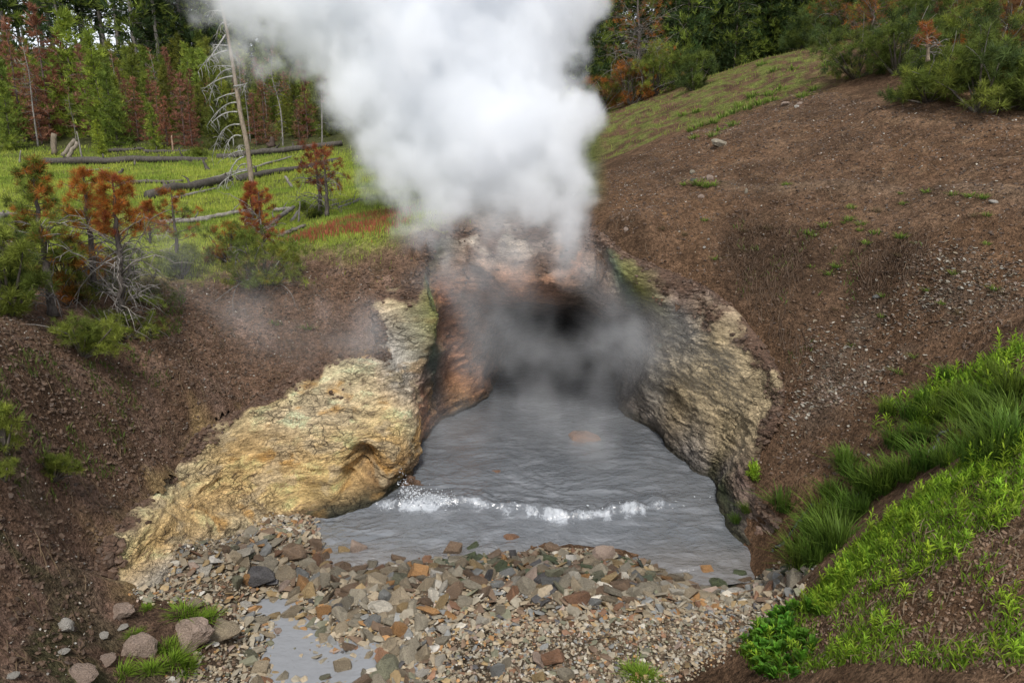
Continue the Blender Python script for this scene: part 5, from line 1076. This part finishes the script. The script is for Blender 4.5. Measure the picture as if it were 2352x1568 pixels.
def fplace2(px): return 'at the left edge' if px < 120 else ('left of the snag' if px < 440 else ('behind the snag' if px < 620 else ('right of the snag' if px < 770 else 'behind the steam')))
hand = [  # distinctive trees: base x, base y, top y, prototype, tint, name, label
 (55,322,118,RED,0,(1,1,1),'red_pine','tall narrow red-brown dead pine at the left edge of the forest'),(118,318,95,RED,1,(.8,.75,.75),'red_pine','broad dark red dead pine, the largest red one in the forest'),(97,330,185,RED,2,(1.15,1.2,1.2),'red_pine','pale pinkish dead pine in front of the large red one'),(88,336,170,GREYS,0,(1,1,1),'red_pine','thin grey-red dead pine with bare trunk at the forest front'),
 (140,290,240,RED,3,(1,1,1),'red_pine','small red dead pine under the large dark red one'),(170,308,135,RED,2,(1.1,1.1,1.2),'red_pine','loose brown dead pine left of the pointed green pine'),(210,315,155,RED,1,(1,1.1,1.2),'red_pine','brown dead pine touching the pointed green pine'),(318,325,208,RED,0,(1.1,1.1,1.1),'red_pine','bright rust dead pine at the forest front left of centre'),(367,325,215,RED,3,(1.2,1.2,1.2),'red_pine','rust dead pine right of the bright rust one'),(385,338,245,RED,2,(1.1,1,1),'red_pine','small rust dead pine leaning beside the rust pine'),(425,335,200,RED,1,(1,1,1.1),'red_pine','brown-red dead pine left of the snag branches'),(443,345,260,RED,0,(.8,.7,.7),'red_pine','dark red-brown dead pine at the forest front near the snag'),(590,335,235,RED,2,(.9,.9,.9),'red_pine','red-brown dead pine just right of the snag'),(612,330,210,RED,3,(.9,1,.9),'red_pine','orange-brown dead pine right of the snag'),(690,335,245,RED,1,(.8,.9,.9),'red_pine','dull brown dead pine near the steam'),
 (392,190,118,RED,0,(.7,.7,.7),'red_pine','dark red dead pine high in the stand'),(282,160,76,RED,1,(.7,.7,.7),'red_pine','dull red spire near the top of the stand'),(330,170,82,RED,2,(1,1.1,1.1),'red_pine','brown spire near the top of the stand'),
 (245,325,135,YOUNG,0,(1.15,1.15,1),'green_pine','pointed bright green pine rising in the middle of the stand front'),(270,335,190,YOUNG,1,(.75,.8,.8),'green_pine','dark full green pine at the forest front'),(232,355,293,YOUNG,2,(1.5,1.4,1),'green_pine','small bright lime sapling on the grass before the forest'),(358,345,258,YOUNG,3,(1.1,1.1,1),'green_pine','small green pine in front of the rust pines'),(15,330,170,YOUNG,1,(.9,1,1),'green_pine','green pine at the far left forest front'),(180,310,100,YOUNG,4,(1.2,1.2,1),'green_pine','tall yellow-green pine above the brown dead pines'),
 (176,330,240,GREYS,1,(1,1,1),'red_pine','bare grey dead pine in front of the brown pines'),(575,325,190,GREYS,0,(1,1,1),'red_pine','grey skeletal pine behind the snag trunk'),(650,335,150,GREYS,1,(1,1,1),'red_pine','grey skeletal pine right of the snag'),(740,330,175,GREYS,0,(1,1,1),'red_pine','grey skeletal pine at the edge of the steam'),(30,345,230,YOUNG,5,(1,1,1),'green_pine','loose green pine at the front left of the forest')]
FGp = 'pines of the left forest stand'
taken = []
for bx, by_, ty, prs, k, c, nm, lab in hand:
    p = G(bx, by_, 20); H = (by_-ty)*KY/FPX*np.linalg.norm(p-CAM)*1.02; plant(nm, prs[k % len(prs)], p, H/6.0, lab, FGp, col=c); taken.append(p[:2])
n_y = 0
rows = []
Yr = 41.5
while Yr < 61:
    rows.append(Yr); Yr += 1.35+(Yr-41)*.035
for Yr in rows:
    X = -.86*Yr+random.random()
    while X < -.02*Yr:
        x, y = X+random.gauss(0, .45), Yr+random.gauss(0, .5); X += random.uniform(.85, 1.45)*(1 if Yr < 50 else 1.25)
        if any((x-a)**2+(y-b)**2 < 1.3 for a, b in taken[:len(hand)]): continue
        z = float(gz(x, y)); px, py, f = project((x, y, z)); u = random.random()
        if px > 800 and u < .45: continue
        kind = 'r' if u < (.07 if px < 330 else .13) else ('g' if u < .22 and Yr < 47 else 'y')
        row = 'in the front row' if Yr < 44.5 else ('in the middle rows' if Yr < 50 else 'in the upper rows')
        if kind == 'r': plant('red_pine', random.choice(RED), (x, y, z), random.uniform(.42, .66), f"rust-red dead pine {row} {fplace(px)}", FGp, col=[random.uniform(.75, 1.15)]*3)
        elif kind == 'g': plant('red_pine', random.choice(GREYS), (x, y, z), random.uniform(.5, .75), f"bare grey dead pine {row} {fplace(px)}", FGp)
        else:
            v = random.uniform(.5, 1.3); s = random.uniform(.44, .72)*(1-.3*max(0, min(1, (px-480)/280))); plant('green_pine', random.choice(YOUNG), (x, y, z), s, f"{'slender' if s < .5 else ('tall' if s > .62 else 'mid-sized')} {'yellow-green' if v > 1 else ('dark green' if v < .85 else 'green')} pine {row} {fplace(px)}", FGp, col=(v*random.uniform(.95, 1.2), v, v))
for k in range(62):
    px = -60+k*23+random.gauss(0, 9); Yt = random.uniform(58, 80); d = ray(px, 200); x = d[0]/d[1]*Yt; z = float(gz(x, Yt)); v = random.uniform(.75, 1.15)
    if px > 760 and k % 2: continue
    plant('tall_pine', TALL[k % 4], (x, Yt, z), random.uniform(.8, 1.15), f"tall {'dense-crowned' if k % 4 < 2 else 'open-crowned'} {'blackish' if v < .85 else ('dark' if v < 1 else 'mid')} green pine with a pale trunk {fplace(px)}", 'tall pines on the ridge', col=(v, v, v))
for k in range(26):
    px = 340+k*19+random.gauss(0, 6); Yt = random.uniform(59, 66); d = ray(px, 200); x = d[0]/d[1]*Yt; z = float(gz(x, Yt)); v = random.uniform(.8, 1.2); plant('dark_pine', DARK[k % 3], (x, Yt, z), random.uniform(.6, .95), f"{'blackish' if v < .93 else ('dark' if v < 1.07 else 'mid')} green bushy pine in the understorey below the ridge pines {fplace(px)}", 'understorey pines below the ridge', col=(v, v, v))
for k, (px, Yt, s) in enumerate([(1275,36,.9),(1310,40,1.0),(1345,34,.8),(1395,38,1.1),(1430,42,1.0),(1545,36,.95),(1575,33,.8),(1600,40,1.05),(1640,36,.9),(1665,44,1.1),(1700,38,.85),(1735,42,1.0),(1765,36,.7),(1790,41,1.0),(1830,38,.95),(1860,44,1.05),(1900,38,1.0),(1950,40,1.1),(2010,34,1.1),(2060,30,1.0),(2110,31,1.05),(2170,28,1.0),(2230,29,1.1),(2290,27,1.0),(2345,28,1.1),(1520,45,1.1),(1620,48,1.2),(1580,52,1.2),(1250,44,1.0),(1680,50,1.2),(1410,35,.7),(1480,37,.8),(1510,39,.9),(1560,41,1),(1610,36,.7),(1655,38,.8),(1690,34,.6),(1720,37,.7),(1750,40,.9),(1780,36,.7),(1810,42,1.0),(1845,36,.8),(1875,38,.9),(1925,36,1),(1980,36,1.1),(2035,33,1.0),(2085,29,.9),(2140,30,1.0),(2200,27,1.0),(2260,27,1.0),(2320,26,1.0),(1235,38,.8),(1330,46,1.1)]):
    d = ray(px, 100); x = d[0]/d[1]*Yt; z = float(gz(x, Yt)); v = random.uniform(.75, 1.1)
    plant('dark_pine', DARK[k % 3], (x, Yt, z-.2), s, f"{'tall' if s > 1 else ('young' if s > .78 else 'small')} {'blackish' if v < .85 else ('dark' if v < .97 else 'mid')} green pine {[w for lim, w in ((1300, 'half lost in the right edge of the steam'), (1400, 'at the right edge of the steam on the crest'), (1500, 'behind the half-dead orange pine'), (1570, 'behind the olive shrub on the crest'), (1640, 'above the dark log end on the crest'), (1710, 'above the brown log on the crest'), (1790, 'behind the leaning stump on the crest'), (1870, 'behind the small dark crest shrub'), (1960, 'behind the crooked orange-topped pine'), (2060, 'behind the orange-brown thicket pine'), (2180, 'behind the red-tipped spike'), (9999, 'at the top right corner')) if px < lim][0]}", 'dark pines on the right crest', col=(v, v, v))

# ------------------------------------------------------------------ steam: a voxel cloud boiling out of the cave
B0 = np.array([-6.2, 8.2, 0.06]); B1 = np.array([4.9, 17.4, 11.4]); VX = 0.064
NX, NY, NZ = [int(round(v)) for v in (B1-B0)/VX]
ax = [np.linspace(B0[k], B1[k], n) for k, n in enumerate((NX, NY, NZ))]
vx, vy, vz = np.meshgrid(*ax, indexing='ij')
PUFF = [  # photo x, y, distance, radius in photo px, strength
 (960,-110,12.3,240,1.3),(800,0,12.6,170,1.0),(1120,-60,12.2,220,1.3),(1260,-30,12,140,1.1),(1305,45,11.8,85,1.0),(650,0,12.8,150,.62),(560,-30,12.8,140,.5),(700,70,12.7,125,.62),(600,60,12.8,110,.4),(860,90,12.4,130,1.0),
 (1000,110,12.2,230,1.2),(1180,110,12,170,1.2),(880,210,12.3,150,.9),(1050,270,12.1,210,1.1),(1150,300,12,190,1.0),(1250,330,11.8,120,.95),(1275,300,11.6,95,.9),(900,320,12.3,130,.85),
 (940,390,12.2,140,.85),(1100,420,12.1,180,.9),(1280,420,11.5,105,.9),(1290,505,11.3,100,1.0),(1325,440,11.2,70,.9),(1330,330,11.4,60,.8),(1010,470,12.1,120,.7),(1180,470,11.9,110,.7),(1310,560,11.1,85,.66),(1330,615,10.7,95,.56),(1290,600,10.7,85,.26),(1050,545,11.5,100,.6),(980,540,11.7,60,.4),
 (1050,620,10.9,105,.55),(1075,720,10.9,95,.26),(1100,800,10.8,90,.16),(1425,755,10.5,95,.36),(1370,800,10.6,100,.2),(1290,880,10.8,120,.12),(1190,940,10.8,110,.22),(1060,990,10.5,100,.18),(1400,960,10.4,120,.14),(1350,1060,9.8,140,.15),(1010,1060,10.0,110,.14),(1230,780,10.8,120,.10),(1180,560,10.9,150,.50),(1130,500,11.4,130,.55),(1240,520,11.3,100,.5),(1000,580,11.6,80,.45),(1500,790,10.2,90,.14),(1200,690,10.9,120,.12),
 (1120,760,9.8,190,.10),(1400,800,9.7,190,.11),(1250,930,9.6,200,.08),(1080,900,9.7,140,.10),(1560,820,9.5,130,.06),(640,740,10.2,150,.10),(560,680,10.4,120,.08),(800,790,10.3,120,.12),(870,800,10.3,80,.14),(420,640,10.0,110,.07),(300,600,9.6,110,.08),(1130,1160,8.9,150,.07),(760,960,9.4,120,.06)]
s_ = np.zeros(vx.shape); thin = np.zeros(vx.shape)
nz1 = fbm(vx*.42+3, vy*.42, vz*.42, 2); 
wxv = vx+.5*perlin(vx*.75, vy*.75, vz*.75-2)+.26*perlin(vx*1.9, vy*1.9, vz*1.9)+.1*perlin(vx*4.4, vy*4.4, vz*4.4); wyv = vy+.3*perlin(vx*.75+9, vy*.75, vz*.75); wzv = vz+.5*perlin(vx*.75, vy*.75+7, vz*.75)+.26*perlin(vx*1.9, vy*1.9+5, vz*1.9)+.1*perlin(vx*4.4, vy*4.4+5, vz*4.4)
for px, py, Y, rp, st in PUFF:
    Y += .8*max(0, min(1, (570-py)/60)) + 1.2*max(0, min(1, (470-py)/330)) if st > .5 else 0
    if 150 < py < 1000 and px > 960 and st < .57 and Y > 9.85: Y, st = min(Y, 10.0+.2*((px*7) % 3)), st*.6
    c = W(px, py, Y); r = rp*KX/FPX*np.linalg.norm(c-CAM)
    q = ((wxv-c[0])**2+((wyv-c[1])*(1.0 if st > .5 else .8))**2+(wzv-c[2])**2)/(r*r); f = np.clip(1-q, 0, 1)
    if st >= .57 or py < 150: s_ = np.maximum(s_, f*st) + .25*f*st*(s_ > 0)
    else: thin += f*f*st
det = fbm(vx*1.15, vy*1.15, vz*1.0, 5, .68)
core = np.clip(s_, 0, 1.3)
er = core*1.25+.9*(det-.12)*sstep(0, .25, core)*(1.15-.55*np.clip(core, 0, 1)); den = sstep(.10, 1.2, er)*2.3*(.5+.5*sstep(2.6, 5.6, vz))*(.5+.5*sstep(.1, 1.0, er))
den += 2.0*thin*np.clip(.5+1.05*det, 0, 2.2)
den *= sstep(0.0, .5, vz)*.5+.5
for k, v in enumerate((vx, vy, vz)):
    m = .35 if k < 2 else .12
    den *= sstep(B0[k], B0[k]+m, v)*sstep(B1[k], B1[k]-.5, v)
den[den < .012] = 0
stm = bpy.data.meshes.new('steam'); stm.vertices.add(den.size); stm.vertices.foreach_set('co', np.stack([vx, vy, vz], -1).astype(np.float32).ravel())
at = stm.attributes.new('fog', 'FLOAT', 'POINT'); at.data.foreach_set('value', den.astype(np.float32).ravel())
M_steam = bpy.data.materials.new('steam'); M_steam.use_nodes = True; nt = M_steam.node_tree; nt.nodes.clear()
pv = node(nt, 'ShaderNodeVolumePrincipled'); pv.inputs['Color'].default_value = (.968, .977, .990, 1); pv.inputs['Density'].default_value = 1.0; pv.inputs['Anisotropy'].default_value = 0.0
mo = nt.nodes.new('ShaderNodeOutputMaterial'); nt.links.new(pv.outputs[0], mo.inputs['Volume'])
ng = bpy.data.node_groups.new('steam cloud', 'GeometryNodeTree')
ng.interface.new_socket('Geometry', in_out='INPUT', socket_type='NodeSocketGeometry'); ng.interface.new_socket('Geometry', in_out='OUTPUT', socket_type='NodeSocketGeometry')
gi, go = ng.nodes.new('NodeGroupInput'), ng.nodes.new('NodeGroupOutput'); L_ = ng.links.new
def gm(op, a, b=None):
    n = ng.nodes.new('ShaderNodeMath'); n.operation = op
    for i, v in enumerate((a, b)):
        if v is None: continue
        if isinstance(v, (int, float)): n.inputs[i].default_value = v
        else: L_(v, n.inputs[i])
    return n.outputs[0]
pos = ng.nodes.new('GeometryNodeInputPosition'); sx_ = ng.nodes.new('ShaderNodeSeparateXYZ'); L_(pos.outputs[0], sx_.inputs[0])
ii = [gm('ROUND', gm('MULTIPLY', gm('SUBTRACT', sx_.outputs[k], float(B0[k])), float((n-1)/(B1[k]-B0[k])))) for k, n in enumerate((NX, NY, NZ))]
fi = ng.nodes.new('ShaderNodeMath')
# integer index = (ix*NY+iy)*NZ+iz, kept exact in integer maths
def im(op, a, b):
    n = ng.nodes.new('FunctionNodeIntegerMath'); n.operation = op
    for i, v in enumerate((a, b)):
        if isinstance(v, int): n.inputs[i].default_value = v
        else: L_(v, n.inputs[i])
    return n.outputs[0]
index = im('ADD', im('MULTIPLY', im('ADD', im('MULTIPLY', ii[0], NY), ii[1]), NZ), ii[2]); ng.nodes.remove(fi)
na = ng.nodes.new('GeometryNodeInputNamedAttribute'); na.data_type = 'FLOAT'; na.inputs['Name'].default_value = 'fog'
si = ng.nodes.new('GeometryNodeSampleIndex'); si.data_type = 'FLOAT'; si.domain = 'POINT'; si.clamp = True
L_(gi.outputs[0], si.inputs['Geometry']); L_(na.outputs[0], si.inputs['Value']); L_(index, si.inputs['Index'])
vc = ng.nodes.new('GeometryNodeVolumeCube'); L_(si.outputs[0], vc.inputs['Density'])
vc.inputs['Min'].default_value = B0; vc.inputs['Max'].default_value = B1
for k, n in zip('XYZ', (NX, NY, NZ)): vc.inputs['Resolution '+k].default_value = n
sm_ = ng.nodes.new('GeometryNodeSetMaterial'); sm_.inputs['Material'].default_value = M_steam; L_(vc.outputs[0], sm_.inputs['Geometry']); L_(sm_.outputs[0], go.inputs[0])
so = tag(link('steam', stm), 'thick white steam billowing out of the cave mouth and drifting up', None, None, 'stuff'); stm.materials.append(M_steam)
md = so.modifiers.new('cloud', 'NODES'); md.node_group = ng
